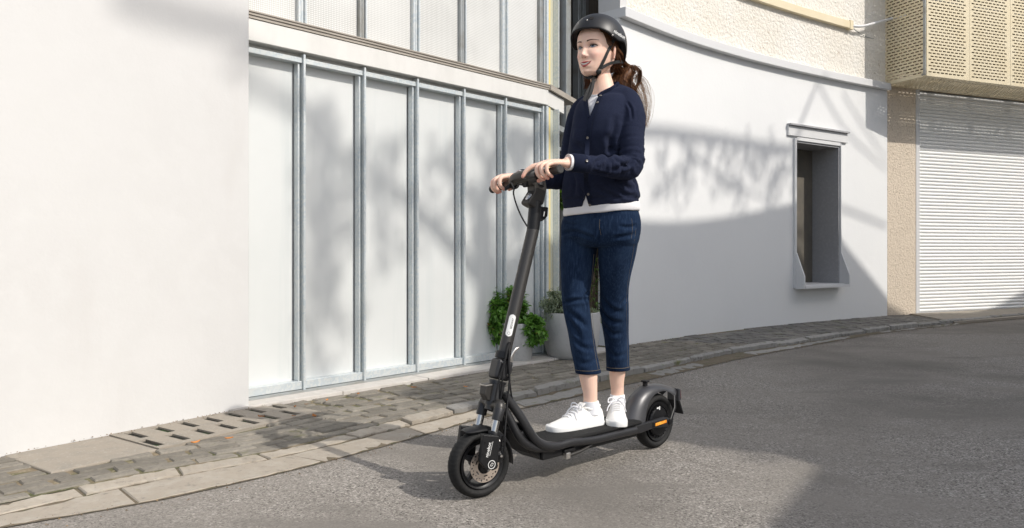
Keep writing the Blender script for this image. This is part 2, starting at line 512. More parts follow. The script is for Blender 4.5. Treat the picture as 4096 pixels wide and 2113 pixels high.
# ---- kerb bed and kerb stones
mb = MB()
S_ = np.linspace(0, LO.L, 80)
for t in S_:
    a = LO.at(t); b = LI.near(a)[2]
    mb.v.append((a[0] , a[1], 0.004)); mb.v.append((b[0], b[1], 0.008))
for i in range(len(S_) - 1):
    mb.f.append((2 * i, 2 * i + 2, 2 * i + 3, 2 * i + 1)); mb.mi.append(0)
KJOINT = mat("dirty_joint", (0.13, 0.105, 0.07), 0.95, var=[(9, (0.09, 0.085, 0.045), 0.5, 0.62), (40, (0.19, 0.155, 0.11), 0.5, 0.7)], bump=[(90, 0.5, 0.006)])
kerb = lab(mb.build("kerb", KJOINT, fix=True), kind="structure")

def stone_between(l1, l2, t0, t1, z0, z1a, z1b, gap, jit, m, name, par, dz=0.0):
    """a hand-cut stone filling the strip between two lines from t0 to t1 of line 1"""
    n = 14
    A = []; B = []
    rs = random.Random(int(t0 * 1000)); rs2 = random.Random(int(t1 * 1000))
    s0_ = rs.uniform(-.05, .05); s1_ = rs2.uniform(-.05, .05)
    for i in range(n + 1):
        u_ = i / n
        t = t0 + gap / 2 + (t1 - t0 - gap) * u_
        a = l1.at(t); b = l2.near(l1.at(t + s0_ * (1 - u_) + s1_ * u_))[2]
        v = b - a; Lv = np.linalg.norm(v); v = v / max(Lv, 1e-6)
        A.append(a + v * (gap / 2 + random.uniform(0, jit))); B.append(b - v * (gap / 2 + random.uniform(0, jit)))
    tl = random.uniform(-dz, dz)
    ring_t = [(*p, z1a + tl) for p in A] + [(*p, z1b + tl) for p in reversed(B)]
    c = np.mean([r[:2] for r in ring_t], axis=0)
    mb = MB()
    k = len(ring_t)
    cut = 0.004
    def shrink(p, s):
        d = np.array(p[:2]) - c; L = np.linalg.norm(d); return np.array(p[:2]) - d / L * s
    low = [(p[0], p[1], z0) for p in ring_t]
    mid = [(p[0], p[1], p[2] - cut) for p in ring_t]
    top = [(*shrink(p, cut), p[2] + random.uniform(-0.002, 0.002)) for p in ring_t]
    fs = []
    for i in range(k):
        j = (i + 1) % k
        fs.append((i, j, k + j, k + i)); fs.append((k + i, k + j, 2 * k + j, 2 * k + i))
    for i in range(n):
        fs.append((2 * k + i, 2 * k + i + 1, 2 * k + k - 2 - i, 2 * k + k - 1 - i))
    mb.add(low + mid + top, fs)
    o = mb.build(name, m, par, fix=True)
    return o

t = 0.0
while t < LO.L - 0.3:                                  # gutter slabs along the road edge
    x = LO.at(t)
    Ln = random.uniform(0.62, 0.85)
    if np.hypot(*x) > 6: Ln *= 1.2
    gone = x[1] > 4.0 and random.random() < 0.38
    if not gone:
        stone_between(LO, LM, t, min(t + Ln, LO.L), -0.03, 0.006, 0.011, 0.009, 0.016 if x[1] < 3.9 else 0.045, KERB if x[1] < 4.0 else KERB_D, "gutter_slab", kerb, 0.002)
    t += Ln
t = 0.1
while t < LM.L - 0.3:                                  # kerb stones behind them
    p = LM.at(t); far = np.clip((p[1] - 3.3) / 1.6, 0, 1)
    Ln = random.uniform(0.34, 0.52) if far < 0.5 else random.uniform(0.5, 0.75)
    h = 0.014 + 0.038 * far
    stone_between(LM, LI, t, min(t + Ln, LM.L), -0.03, h - 0.012 * far, h, 0.012 + 0.014 * far, 0.014 + 0.010 * far, KERB if far < 0.55 else KERB_D, "kerb_stone", kerb, 0.004 + 0.006 * far)
    t += Ln

# ---- concrete slab and drain cover beside the left wall
def quad_world(px):
    return [G(x, y) for x, y in px]
def inquad(q, quad):
    s = 0
    for i in range(len(quad)):
        a = quad[i]; b = quad[(i + 1) % len(quad)]
        s += 1 if (b[0] - a[0]) * (q[1] - a[1]) - (b[1] - a[1]) * (q[0] - a[0]) > 0 else 0
    return s == 0 or s == len(quad)
gw0, gw1, gw2 = G(15, 1839), G(436, 1757), G(1095, 1626)
gdir = (gw2 - gw0).normalized(); gnn = Vector((gdir.y, -gdir.x, 0))
slabq = [gw0, gw1 - gdir * 0.006, gw1 - gdir * 0.006 + gnn * 0.45, gw0 + gnn * 0.45]
grateq = [gw1, gw2, gw2 + gnn * 0.42, gw1 + gnn * 0.45]
mb = MB()
mb.prism([p + UZ * -0.03 for p in slabq], UZ * 0.050)
lab(mb.build("concrete_slab", CONC, pavement, bevel=0.006, fix=True))

# drain cover: a cast slab with two rows of real slots
drain = empty("drain_cover", (grateq[0] + grateq[2]) / 2, "cast concrete drain cover with two rows of slots beside the white wall", "drain cover")
def qbil(q, u, v):
    return q[0] * (1 - u) * (1 - v) + q[1] * u * (1 - v) + q[2] * u * v + q[3] * (1 - u) * v
def slot_plate(quad, ub, vb, slot, thick, z):
    """plate divided by u breaks and v breaks, cells where slot(i, j) is true are open"""
    mb = MB()
    nu, nv = len(ub), len(vb)
    for zz in (z, z - thick):
        for v in vb:
            for u in ub:
                p = qbil(quad, u, v); mb.v.append((p.x, p.y, zz))
    off = nu * nv
    for j in range(nv - 1):
        for i in range(nu - 1):
            a, b, c, d = j * nu + i, j * nu + i + 1, (j + 1) * nu + i + 1, (j + 1) * nu + i
            if slot(i, j):
                for p, q in ((a, b), (b, c), (c, d), (d, a)):
                    mb.f.append((p, q, q + off, p + off)); mb.mi.append(0)
            else:
                mb.f.append((a, d, c, b)); mb.mi.append(0)
    return mb
# slot centres in (u, v)
ub = [0.0]; slots = {}
row1 = [0.075 + i * 0.143 for i in range(7)]
row2 = [0.035 + i * 0.139 for i in range(7)]
sw = 0.0215
edges = set([0.0, 1.0])
for c in row1 + row2:
    edges.add(round(max(c - sw, 0.005), 4)); edges.add(round(min(c + sw, 0.99), 4))
ub = sorted(edges); vb = [0, 0.08, 0.44, 0.54, 0.90, 1]
def is_slot(i, j):
    m_ = (ub[i] + ub[i + 1]) / 2
    if j == 1: return any(abs(m_ - c) < sw for c in row1)
    if j == 3: return any(abs(m_ - c) < sw for c in row2)
    return False
mb = slot_plate(grateq, ub, vb, is_slot, 0.009, 0.023)
mb.prism([p + UZ * -0.03 for p in [qbil(grateq, 0, 0), qbil(grateq, 1, 0), qbil(grateq, 1, .005), qbil(grateq, 0, .005)]], UZ * 0.051)
for e_ in ((1, 2), (2, 3), (3, 0)):
    p, q = grateq[e_[0]], grateq[e_[1]]
    mb.add([p + UZ * .023, q + UZ * .023, q - UZ * .02, p - UZ * .02], [(0, 1, 2, 3)])
mb.build("slab", CONC, drain)
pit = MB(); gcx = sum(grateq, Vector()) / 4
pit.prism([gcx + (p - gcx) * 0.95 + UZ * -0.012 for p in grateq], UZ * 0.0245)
pit.build("dark_pit_sheet", mat("painted_pit_shade", (0.018, 0.017, 0.012), 0.95, var=[(7, (0.02, 0.045, 0.008), 0.5, 0.62)]), drain)  # near-black sheet, painted to give the slots a deep pit's shade

# ---- paving stones
pv = []
row = 0
dv = 0.083
tmax = LI.L
while True:
    v0 = 0.012 + row * dv
    if v0 > 1.5: break
    far_any = False
    t = 0.0 + (0.11 if row % 2 else 0.0) + random.uniform(0, 0.05)
    while t < tmax:
        Ln = 0.205 + random.uniform(-0.03, 0.04)
        q0 = LI.at(t + Ln / 2); tg = LI.tan(t + Ln / 2); nn = np.array([-tg[1], tg[0]])
        c = q0 + nn * (v0 + dv / 2)
        dw, tw, rp = LW.near(c)
        wn_ = rp - q0
        if np.dot(wn_, nn) > v0 + dv * 0.25 and not inquad(c, slabq) and not inquad(c, grateq):
            pv.append((c, math.atan2(tg[1], tg[0]), Ln, dv))
        t += Ln
    row += 1
def seen(c):
    return c[1] > 1.5 and abs(c[0] / c[1]) < 0.70 and (HC / c[1] * FPX) < 1180
pv = [p for p in pv if seen(p[0])]
pv.sort(key=lambda p: p[0][0] ** 2 + p[0][1] ** 2)
def paver_mesh(k):
    r_ = random.Random(k)
    mb = MB(); n = 8
    pts = []
    for (sx, sy) in ((-1, -1), (0, -1), (1, -1), (1, 0), (1, 1), (0, 1), (-1, 1), (-1, 0)):
        pts.append((sx * 0.5 + r_.uniform(-0.02, 0.02), sy * 0.5 + r_.uniform(-0.05, 0.05)))
    low = [(x, y, -0.02) for x, y in pts]; mid = [(x, y, 0.010) for x, y in pts]
    top = [(x * 0.95, y * 0.90, 0.016 + r_.uniform(-0.0015, 0.0015)) for x, y in pts]
    fs = []
    for i in range(8):
        j = (i + 1) % 8
        fs += [(i, j, 8 + j, 8 + i), (8 + i, 8 + j, 16 + j, 16 + i)]
    fs.append(tuple(range(16, 24)))
    mb.add(low + mid + top, fs)
    me = mb.mesh("paver"); me.materials.append(PAVER); return me
pmesh = [paver_mesh(k) for k in range(6)]
for (c, an, Ln, dv_) in pv[:285]:
    o = bpy.data.objects.new("paver", random.choice(pmesh)); col.objects.link(o); o.parent = pavement
    o.location = (c[0], c[1], random.uniform(-0.0025, 0.0035)); o.rotation_euler = (random.uniform(-.02, .02), random.uniform(-.01, .01), an + random.uniform(-.015, .015))
    o.scale = (Ln - 0.014, dv_ - 0.013, 1)
rest = MB()
for (c, an, Ln, dv_) in pv[285:]:
    ax = Vector((math.cos(an), math.sin(an), 0)); ay = Vector((-math.sin(an), math.cos(an), 0))
    zt = 0.016 + random.uniform(-0.003, 0.003); hx = (Ln - 0.012) / 2; hy = (dv_ - 0.011) / 2; c3 = Vector((c[0], c[1], 0))
    q = [c3 + ax * sx * hx + ay * sy * hy for sx, sy in ((-1, -1), (1, -1), (1, 1), (-1, 1))]
    q2 = [c3 + ax * sx * (hx - .004) + ay * sy * (hy - .004) for sx, sy in ((-1, -1), (1, -1), (1, 1), (-1, 1))]
    vs_ = [(p.x, p.y, -0.01) for p in q] + [(p.x, p.y, zt) for p in q2]
    rest.add(vs_, [(0, 1, 5, 4), (1, 2, 6, 5), (2, 3, 7, 6), (3, 0, 4, 7), (4, 5, 6, 7)])
PAVER_F = mat("far_paver_stone", (0.15, 0.142, 0.13), 0.85, var=[(5.5, (0.21, 0.198, 0.175), 0.55, 0.72, 'voronoi'), (40, (0.14, 0.135, 0.125), 0.5, 0.72), (3, (0.13, 0.13, 0.08), 0.58, 0.7)], bump=[(60, 0.4, 0.006)])
lab(rest.build("far_paver", PAVER_F, pavement), kind="stuff")
# garage apron: rising concrete in front of the shutter
mb = MB()
ap = [G(3640, 1263), G(4700, 1205, 0.055), G(4700, 1228), G(3820, 1297)]
ap2 = [G(3640, 1263), G(4700, 1200), G(4700, 1228), G(3820, 1297)]
vs_ = [(p.x, p.y, z) for p, z in zip(ap, (0.03, 0.075, 0.045, 0.03))]
mb.add(vs_ + [(v[0], v[1], -0.02) for v in vs_], [(0, 3, 2, 1), (0, 1, 5, 4), (1, 2, 6, 5), (2, 3, 7, 6), (3, 0, 4, 7)])
mb.build("garage_apron", CONC, pavement, fix=True)

# ------------------------------------------------------------------ left white wall
a_ = G(-900, 1843 + 900 * 0.1986); b_ = G(997, 1646)
wd = (b_ - a_).normalized(); wnl = Vector((wd.y, -wd.x, 0))
b_ = b_ + wd * 0.0
lw = MB()
lw.prism([a_ + UZ * -0.05, b_ + UZ * -0.05, b_ - wnl * 0.32 + UZ * -0.05, a_ - wnl * 0.32 + UZ * -0.05], UZ * 4.4)
lw_o = lw.build("white_wall", WHITE, bevel=0.008)
lab(lw_o, "plain bright white rendered wall beside the glazed shopfront, above the drain cover", "wall")

# ------------------------------------------------------------------ glazed facade
fac = empty("glazed_facade", FA(1.3, 0, 0), "steel framed shopfront of tall white panes with wired glass windows above", "shopfront")
MUL = [-0.099, 0.372, 0.843, 1.314, 1.785, 2.256, 2.727]
def fbox(mb, a0, a1, z0, z1, o0, o1):
    return mb.frame_box(F0, FW, UZ, FN, a0, a1, z0, z1, o0, o1)
ZB, ZR, ZT = 0.050, 0.101, 2.137
back = MB(); fbox(back, -0.4, 2.78, -0.02, 4.3, -0.35, -0.03); back.build("backing_wall", WHITE, fac)
for i in range(6):
    a0, a1 = MUL[i], MUL[i + 1]
    p = MB(); fbox(p, a0 + 0.015, a1 - 0.03, 0.08, 2.12, -0.012, 0.0 + random.uniform(-0.002, 0.002))
    p.build("pane", PANE, fac)
    fr = MB()
    fbox(fr, a0 + 0.019, a1 - 0.002, ZB, ZR, 0.0, 0.064)          # bottom rail
    fbox(fr, a0 + 0.019, a1 - 0.002, 2.104, ZT, 0.0, 0.064)       # top rail
    fbox(fr, a1 - 0.024, a1 - 0.011, ZR, 2.104, 0.0, 0.052)      # stile
    fbox(fr, a1 - 0.0105, a1 - 0.002, ZR, 2.104, 0.0, 0.03)     # rebate
    fr.build("pane_frame", GALV, fac, bevel=0.002, seg=1)
for i, a in enumerate(MUL):
    m = MB(); fbox(m, a, a + 0.016, 0.03, 2.160, -0.01, 0.080); m.build("mullion", GALV, fac, bevel=0.002, seg=1)
sl = MB(); fbox(sl, -0.4, 2.75, 0.015, 0.047, -0.03, 0.10); sl.build("threshold", GALV_D, fac)
bm_ = MB(); fbox(bm_, -0.4, 2.781, 2.167, 2.298, -0.03, 0.095); fbox(bm_, -0.4, 2.775, 2.140, 2.1665, -0.03, 0.02)
bm_.build("lintel_beam", BEAM, fac, bevel=0.003, seg=1)
si = MB()
fbox(si, -0.4, 2.80, 2.300, 2.316, -0.03, 0.101); fbox(si, -0.4, 2.80, 2.318, 2.332, -0.03, 0.108); fbox(si, -0.4, 2.80, 2.334, 2.343, -0.03, 0.114)
si.build("sill_moulding", SILLM, fac)
for i in range(6):
    a0, a1 = MUL[i], MUL[i + 1]
    p = MB(); fbox(p, a0 + 0.018, a1 - 0.035, 2.35, 4.25, 0.03, 0.045); p.build("wired_pane", WIRED, fac)
    m = MB()
    fbox(m, a1 - 0.034, a1 - 0.016, 2.349, 4.25, 0.02, 0.075); fbox(m, a1 - 0.015, a1 + 0.003, 2.349, 4.25, 0.02, 0.075)
    m.build("upper_stile", GALV_D if i % 2 else GALV, fac, bevel=0.002, seg=1)
    m = MB(); fbox(m, a1 + 0.004, a1 + 0.017, 2.349, 4.25, 0.0, 0.092); m.build("upper_mullion", GALV, fac, bevel=0.002, seg=1)
# corner return
RD = Vector((0.375, 0.927, 0)).normalized(); RN = Vector((RD.y, -RD.x, 0))
E0 = FA(2.781, 0, 0.095)
def rbox(mb, r0, r1, z0, z1, o0, o1):
    return mb.frame_box(E0, RD, UZ, RN, r0, r1, z0, z1, o0, o1)
for (z0, z1) in ((0.03, 2.160), (2.349, 4.25)):
    m = MB(); fbox(m, 2.757, 2.772, z0, z1, -0.02, 0.094); fbox(m, 2.773, 2.80, z0, z1, 0.07, 0.083); m.build("corner_angle", GALV, fac, bevel=0.002, seg=1)
    m = MB(); rbox(m, 0.035, 0.085, z0, z1, -0.03, -0.012); m.build("yellow_strip", YELLOW, fac)
    m = MB(); rbox(m, 0.086, 0.19, z0, z1, -0.05, -0.02); m.build("corner_panel", PALE, fac)
    m = MB(); rbox(m, 0.175, 0.19, z0, z1, -0.019, 0.035); m.build("corner_fin", GALV, fac, bevel=0.002, seg=1)
m = MB(); rbox(m, 0.004, 0.44, 2.163, 2.294, -0.16, -0.004); m.build("return_beam", BEAM, fac, bevel=0.003, seg=1)
m = MB(); rbox(m, 0.0, 0.75, 2.300, 2.346, -0.16, 0.022); m.build("return_sill", SILLM, fac)
m = MB(); rbox(m, 0.45, 0.78, 2.02, 2.07, -0.16, -0.06); rbox(m, 0.45, 0.78, 1.84, 1.87, -0.16, -0.06); m.build("return_rail", GALV_D, fac)
# stone ledge along the foot of the facade
led = empty("stone_ledge", FA(1.3, 0, 0.2), "low pale stone ledge along the foot of the shopfront", "ledge")
lpts = [(-0.35, .55), (0.55, 1.25), (1.255, 1.95), (1.955, 2.6), (2.605, 3.45)]
for k, (a0, a1) in enumerate(lpts):
    m = MB(); o1 = 0.23 + 0.02 * k
    m.prism([FA(a0, -0.01, 0.02), FA(a1 - 0.004, -0.01, 0.02), FA(a1 - 0.004, -0.01, o1 + 0.02), FA(a0, -0.01, o1)], UZ * (0.045))
    m.build("ledge_slab", LEDGE, led, bevel=0.004, fix=True)

# ------------------------------------------------------------------ dark alley between the buildings
RW0 = Vector((1.01, 7.30, 0))
al = empty("alley_backdrop", Vector((0.95, 8.6, 0)), "dark boarded recess with steel posts between the shopfront and white wall", "recess")
ra = E0 + RD * 0.75 - RN * 0.4
bk0 = ra - FW * 0.8 + Vector((-0.743, 0.669, 0)) * 0.9
m = MB(); m.prism([Vector((0.0, 8.1, -0.02)), Vector((2.0, 9.6, -0.02)), Vector((1.9, 9.75, -0.02)), Vector((-0.1, 8.25, -0.02))], UZ * 4.5); m.build("back_boards", BROWN, al)
m = MB(); m.prism([E0 + RD * 0.78 - RN * 0.2, E0 + RD * 1.9 - RN * 0.2, E0 + RD * 1.9 - RN * 0.25, E0 + RD * 0.78 - RN * 0.25], UZ * 4.3); m.build("side_boards", BROWN, al)
for xs_, Yp, wd_ in ((2262, 7.5, 0.075), (2308, 7.9, 0.05), (2326, 8.0, 0.055)):
    c = PS(xs_, 500, Yp); m = MB(); m.frame_box(Vector((c.x, c.y, 0)), FW, FN, UZ, -wd_ / 2, wd_ / 2, -0.04, 0.04, 0, 4.3); m.build("steel_post", GALV_D, al, bevel=0.004, seg=1)
m = MB(); m.frame_box(Vector((0.85, 8.5, 0)), FW, FN, UZ, -0.6, 0.6, -0.05, 0.05, 3.25, 3.33); m.build("cross_rail", BROWN, al)

# ------------------------------------------------------------------ curved white wall with ledge, stucco above, recess window
cur_px = [(2476, 7.30), (2699, 8.05), (2912, 8.738), (3126, 9.395), (3339, 10.05), (3493, 10.515), (3549, 10.69)]
CW = crom([((x - 2048) / FPX * z, z) for x, z in cur_px], 8)
LC = Line2(CW)
cwall = empty("curved_white_wall", Vector((2.9, 9.1, 0)), "long curved white house wall with a stucco band above a grey ledge", "house wall")
def cpt(t, z, o):
    p = LC.at(t); tg = LC.tan(min(max(t, 0.16), LC.L - 0.16)); nrm = np.array([tg[1], -tg[0]])
    return Vector((p[0] + nrm[0] * o, p[1] + nrm[1] * o, z))
def cstrip(mb, t0, t1, z0, z1, o0, o1, n=24):
    vs_ = []
    for i in range(n + 1):
        t = t0 + (t1 - t0) * i / n
        vs_ += [cpt(t, z0, o0), cpt(t, z0, o1), cpt(t, z1, o1), cpt(t, z1, o0)]
    fs = []
    for i in range(n):
        for k in range(4):
            k2 = (k + 1) % 4
            fs.append((4 * i + k, 4 * i + k2, 4 * i + 4 + k2, 4 * i + 4 + k))
    fs += [(0, 1, 2, 3), tuple(4 * n + k for k in (3, 2, 1, 0))]
    return mb.add(vs_, fs)
def wall_t(xs_):
    """arc length of the point of the curved wall seen at column xs_"""
    best = min(range(400), key=lambda i: abs((LC.at(LC.L * i / 399)[0] / LC.at(LC.L * i / 399)[1]) * FPX + 2048 - xs_))
    return LC.L * best / 399
tw0, tw1 = wall_t(3181), wall_t(3354)
WZ0, WZ1 = 0.47, 2.27
m = MB()
cstrip(m, 0, tw0, -0.02, 3.11, -0.24, 0); cstrip(m, tw1, LC.L, -0.02, 3.11, -0.24, 0)
cstrip(m, tw0, tw1, -0.02, WZ0, -0.24, 0, 6); cstrip(m, tw0, tw1, WZ1, 3.11, -0.24, 0, 6)
w1 = m.build("lower_wall", WHITE_B, cwall, fix=True)
bmw = bmesh.new(); bmw.from_mesh(w1.data); bmesh.ops.remove_doubles(bmw, verts=bmw.verts, dist=0.0005); bmw.to_mesh(w1.data); bmw.free()
autosmooth(w1.data, 30)
m = MB(); cstrip(m, 0.05, LC.L, 3.2, 5.2, -0.24, -0.01); o = m.build("stucco_band", STUCCO, cwall, fix=True); autosmooth(o.data, 30)
m = MB(); cstrip(m, 0.0, 0.11, 3.2, 5.2, -0.235, 0.012, 4); m.build("corner_trim", WHITE, cwall, fix=True)
m = MB(); cstrip(m, -0.0, LC.L - 0.02, 3.112, 3.205, -0.235, 0.075); o = m.build("ledge", NFRAME, cwall, bevel=0.006); 
m = MB(); cstrip(m, wall_t(2950), wall_t(3392), 3.83, 3.925, -0.012, 0.05, 16); o = m.build("cable_trunking", CREAM_METAL, cwall, bevel=0.004)
m = MB(); cstrip(m, wall_t(3386), wall_t(3398), 3.82, 3.935, -0.012, 0.056, 2); m.build("trunking_cap", CREAM_METAL, cwall)
cb = crom([cpt(wall_t(3395), 3.87, 0.03), PS(3450, 105, 10.25), PS(3540, 82, 10.5), PS(3620, 60, 10.7)], 6)
m = MB(); m.tube(cb, 0.018, 8); m.build("cable", NFRAME, cwall, smooth=True)
m = MB(); m.tube(crom([cpt(wall_t(3395), 3.86, 0.03), PS(3470, 150, 10.45), PS(3560, 160, 10.8)], 6), 0.005, 6); m.build("cable", GALV_D, cwall, smooth=True)

# recess window
rwin = empty("recess_window", cpt((tw0 + tw1) / 2, WZ0, 0), "tall narrow recessed window with metal lining and hood in the curved white wall", "window")
tm = np.array(cpt(tw1, 0, 0) - cpt(tw0, 0, 0)); tm = Vector(tm).normalized(); nm = Vector((tm.y, -tm.x, 0))
o0 = cpt(tw0, 0, 0); o1 = cpt(tw1, 0, 0); WWd = (o1 - o0).length
def wbox(mb, a0, a1, z0, z1, d0, d1):
    return mb.frame_box(o0, tm, UZ, nm, a0, a1, z0, z1, d0, d1)
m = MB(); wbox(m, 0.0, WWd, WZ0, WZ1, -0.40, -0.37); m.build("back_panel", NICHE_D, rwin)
m = MB(); wbox(m, WWd - 0.02, WWd, WZ0, WZ1, -0.369, 0.012); m.build("side_lining", NICHE, rwin)
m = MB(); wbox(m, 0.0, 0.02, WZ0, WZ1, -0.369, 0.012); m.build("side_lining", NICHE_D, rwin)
m = MB(); wbox(m, 0.021, WWd - 0.021, WZ1 - 0.02, WZ1, -0.369, 0.012); m.build("head_lining", NICHE, rwin)
m = MB(); wbox(m, 0.021, WWd - 0.021, WZ0, WZ0 + 0.02, -0.369, 0.10); m.build("sill", NFRAME, rwin)
m = MB(); wbox(m, -0.040, -0.001, WZ0 - 0.02, WZ1 + 0.03, -0.05, 0.030); wbox(m, WWd + 0.001, WWd + 0.016, WZ0 - 0.02, WZ1 + 0.03, -0.05, 0.035)
wbox(m, 0.0, WWd, WZ1 + 0.001, WZ1 + 0.045, -0.05, 0.030); m.build("frame", NFRAME, rwin, bevel=0.003, seg=1)
for a in (-0.03, WWd + 0.002):                           # cheeks that flare out at the foot
    m = MB(); q = [(WZ0 - 0.03, 0.03), (WZ0 - 0.02, 0.15), (WZ0 + 0.13, 0.15), (WZ0 + 0.42, 0.036), (WZ0 + 0.42, 0.03)]
    m.prism([o0 + tm * a + UZ * z + nm * d for z, d in q], tm * 0.022); m.build("cheek", NFRAME, rwin)
m = MB(); wbox(m, 0.0, WWd, WZ0 - 0.02, WZ0 + 0.012, 0.101, 0.15); m.build("sill_lip", NFRAME, rwin)
m = MB(); wbox(m, -0.17, WWd + 0.16, WZ1 + 0.052, WZ1 + 0.175, -0.02, 0.032); m.build("hood", NFRAME, rwin, bevel=0.004, seg=1)
m = MB(); wbox(m, -0.17, WWd + 0.16, WZ1 + 0.177, WZ1 + 0.197, -0.02, 0.065); m.build("lintel_shadow_strip", NICHE, rwin)  # darker strip standing in for the shadow along an inset lintel's top

# ------------------------------------------------------------------ garage: pillar, roller shutter, wall above
pil0 = Vector((5.205, 10.75, 0)); pil1 = Vector((5.74, 11.02, 0)); 
SU = Vector((0.926, 0.378, 0)).normalized(); SN = Vector((SU.y, -SU.x, 0))
pil = MB(); pil.frame_box(pil0, SU, UZ, SN, 0.0, 0.545, -0.02, 3.4, -0.5, 0.0)
p_o = pil.build("stucco_pillar", STUCCO_B, bevel=0.01)
lab(p_o, "narrow beige rough stucco pillar between the white wall and roller shutter", "pillar")
SH0 = pil0 + SU * 0.555 - SN * 0.06
shut = empty("roller_shutter", SH0 + SU * 1.6, "white slatted roller shutter door closed over the garage", "roller shutter")
SWd = 4.6
for q in (0.0, SWd):
    m = MB(); m.frame_box(SH0, SU, UZ, SN, q, q + 0.075, 0.0, 3.2, -0.02, 0.055); m.build("guide_rail", NFRAME, shut, bevel=0.004, seg=1)
pitch = 0.0492; ns_ = 64
prof = [(0, -0.02), (0, 0.0), (0.006, 0.009), (0.018, 0.0145), (0.030, 0.0145), (0.041, 0.009), (0.0465, 0.0), (0.0465, -0.02)]
m = MB(); m.prism([SH0 + SU * 0.076 + UZ * z + SN * d for z, d in prof], SU * (SWd - 0.077))
slat_me = m.mesh("slat"); slat_me.materials.append(SHUT)
bms = bmesh.new(); bms.from_mesh(slat_me); bmesh.ops.recalc_face_normals(bms, faces=bms.faces); bms.to_mesh(slat_me); bms.free(); autosmooth(slat_me, 50)
for k in range(ns_):
    o = link("slat", slat_me, None, shut); o.location = (0, 0, 0.03 + k * pitch)
m = MB(); m.frame_box(SH0, SU, UZ, SN, 0.076, SWd - 0.001, 0.02, 3.22, -0.06, -0.021); m.build("curtain_backing", GALV_D, shut)
m = MB(); m.frame_box(SH0, SU, UZ, SN, 0.076, SWd - 0.001, 0.0, 0.028, -0.02, 0.012); m.build("bottom_bar", NFRAME, shut)
# house wall above the shutter, behind the perforated box
m = MB(); m.frame_box(pil0, SU, UZ, SN, 0.0, 6.0, 3.401, 6.2, -0.5, -0.02); m.frame_box(pil0, SU, UZ, SN, 0.55, 6.0, 3.2, 3.40, -0.5, -0.05)
m.frame_box(pil0, SU, UZ, SN, 5.25, 6.0, -0.02, 3.199, -0.5, -0.02)
lab(m.build("garage_wall", mat("darkened_ochre_render", (0.20, 0.15, 0.085), 0.9, var=[(4, (0.16, 0.12, 0.07), 0.4, 0.7)])), "beige house wall behind the perforated box above the roller shutter", "house wall")  # wall colour darkened to put inner shade behind the slots

# perforated metal box
BX0 = Vector((5.391, 10.08, 0)); BZ0, BZ1 = 3.19, 5.3; BW = 5.0; BD = 0.69
pbox = empty("perforated_box", BX0 + SU * 1.5 + UZ * BZ0, "cream perforated metal box cladding hung above the roller shutter", "metal cladding")
def perf(name, o, u, v, n_, W, H, margin, pu, pvv, sl, sh, th, posts=(), band=None):
    """sheet with staggered open slots"""
    mb = MB()
    nc = int((W - 2 * margin) / pu); nr = int((H - 2 * margin) / pvv)
    for side, dpt in ((0, 0.0), (1, -th)):
        def quad(x0, x1, y0, y1):
            if x1 - x0 < 1e-5 or y1 - y0 < 1e-5: return
            vs_ = [o + u * x + v * y + n_ * dpt for x, y in ((x0, y0), (x1, y0), (x1, y1), (x0, y1))]
            mb.add(vs_, [(0, 1, 2, 3) if side == 0 else (3, 2, 1, 0)])
        quad(0, W, 0, margin); y = margin
        for r in range(nr):
            y0, y1 = margin + r * pvv, margin + (r + 1) * pvv
            s0, s1 = y0 + (pvv - sh) / 2, y0 + (pvv + sh) / 2
            quad(0, W, y0, s0); quad(0, W, s1, y1)
            x = 0.0; off = pu * 0.5 if r % 2 else 0.0
            for c in range(nc):
                a = margin + off + c * pu; b = a + sl
                if b > W - margin: break
                skip = any(p0 < b and a < p1 for p0, p1 in posts)
                if skip: continue
                quad(x, a, s0, s1); x = b
                if side == 0:
                    for (q0, q1) in (((a, s0), (b, s0)), ((b, s1), (a, s1)), ((a, s1), (a, s0)), ((b, s0), (b, s1))):
                        vs_ = [o + u * q0[0] + v * q0[1], o + u * q0[0] + v * q0[1] - n_ * th, o + u * q1[0] + v * q1[1] - n_ * th, o + u * q1[0] + v * q1[1]]
                        mb.add(vs_, [(0, 1, 2, 3)])
            quad(x, W, s0, s1)
        quad(0, W, margin + nr * pvv, H)
    return mb.build(name, CREAM_METAL, pbox)
ob = BX0 + UZ * BZ0
for k in range(6):
    w_ = 0.80
    perf("front_panel", ob + SU * (k * w_ + 0.002), SU, UZ, SN, w_ - 0.004, BZ1 - BZ0, 0.035, 0.0745, 0.041, 0.056, 0.0165, 0.004)
perf("side_panel", ob - SN * BD, SN, UZ, -SU, BD - 0.002, BZ1 - BZ0, 0.035, 0.0745, 0.041, 0.056, 0.0165, 0.004)
perf("underside_panel", ob - SN * (BD), SU, SN, -UZ, BW, BD - 0.006, 0.035, 0.0745, 0.041, 0.056, 0.0165, 0.004)
m = MB()
for k in range(7):
    m.frame_box(ob, SU, UZ, SN, k * 0.8 - 0.015, k * 0.8 + 0.015, 0.01, BZ1 - BZ0, -0.04, -0.006)
for zz in (0.01, 1.0):
    m.frame_box(ob, SU, UZ, SN, 0, BW, zz, zz + 0.03, -0.075, -0.041)
m.frame_box(ob, SU, UZ, SN, 0.002, BW, BZ1 - BZ0 - 0.02, BZ1 - BZ0 - 0.004, -BD, -0.008)  # solid lid added out of view to keep light out of the box
m.build("inner_frame_and_added_lid", GALV_D, pbox)
for k in range(4):
    m = MB(); m.frame_box(ob, SU, UZ, SN, 0.3 + k * 1.2, 0.34 + k * 1.2, 0.006, 0.035, -BD, -0.08); m.build("bracket", CREAM_METAL, pbox)

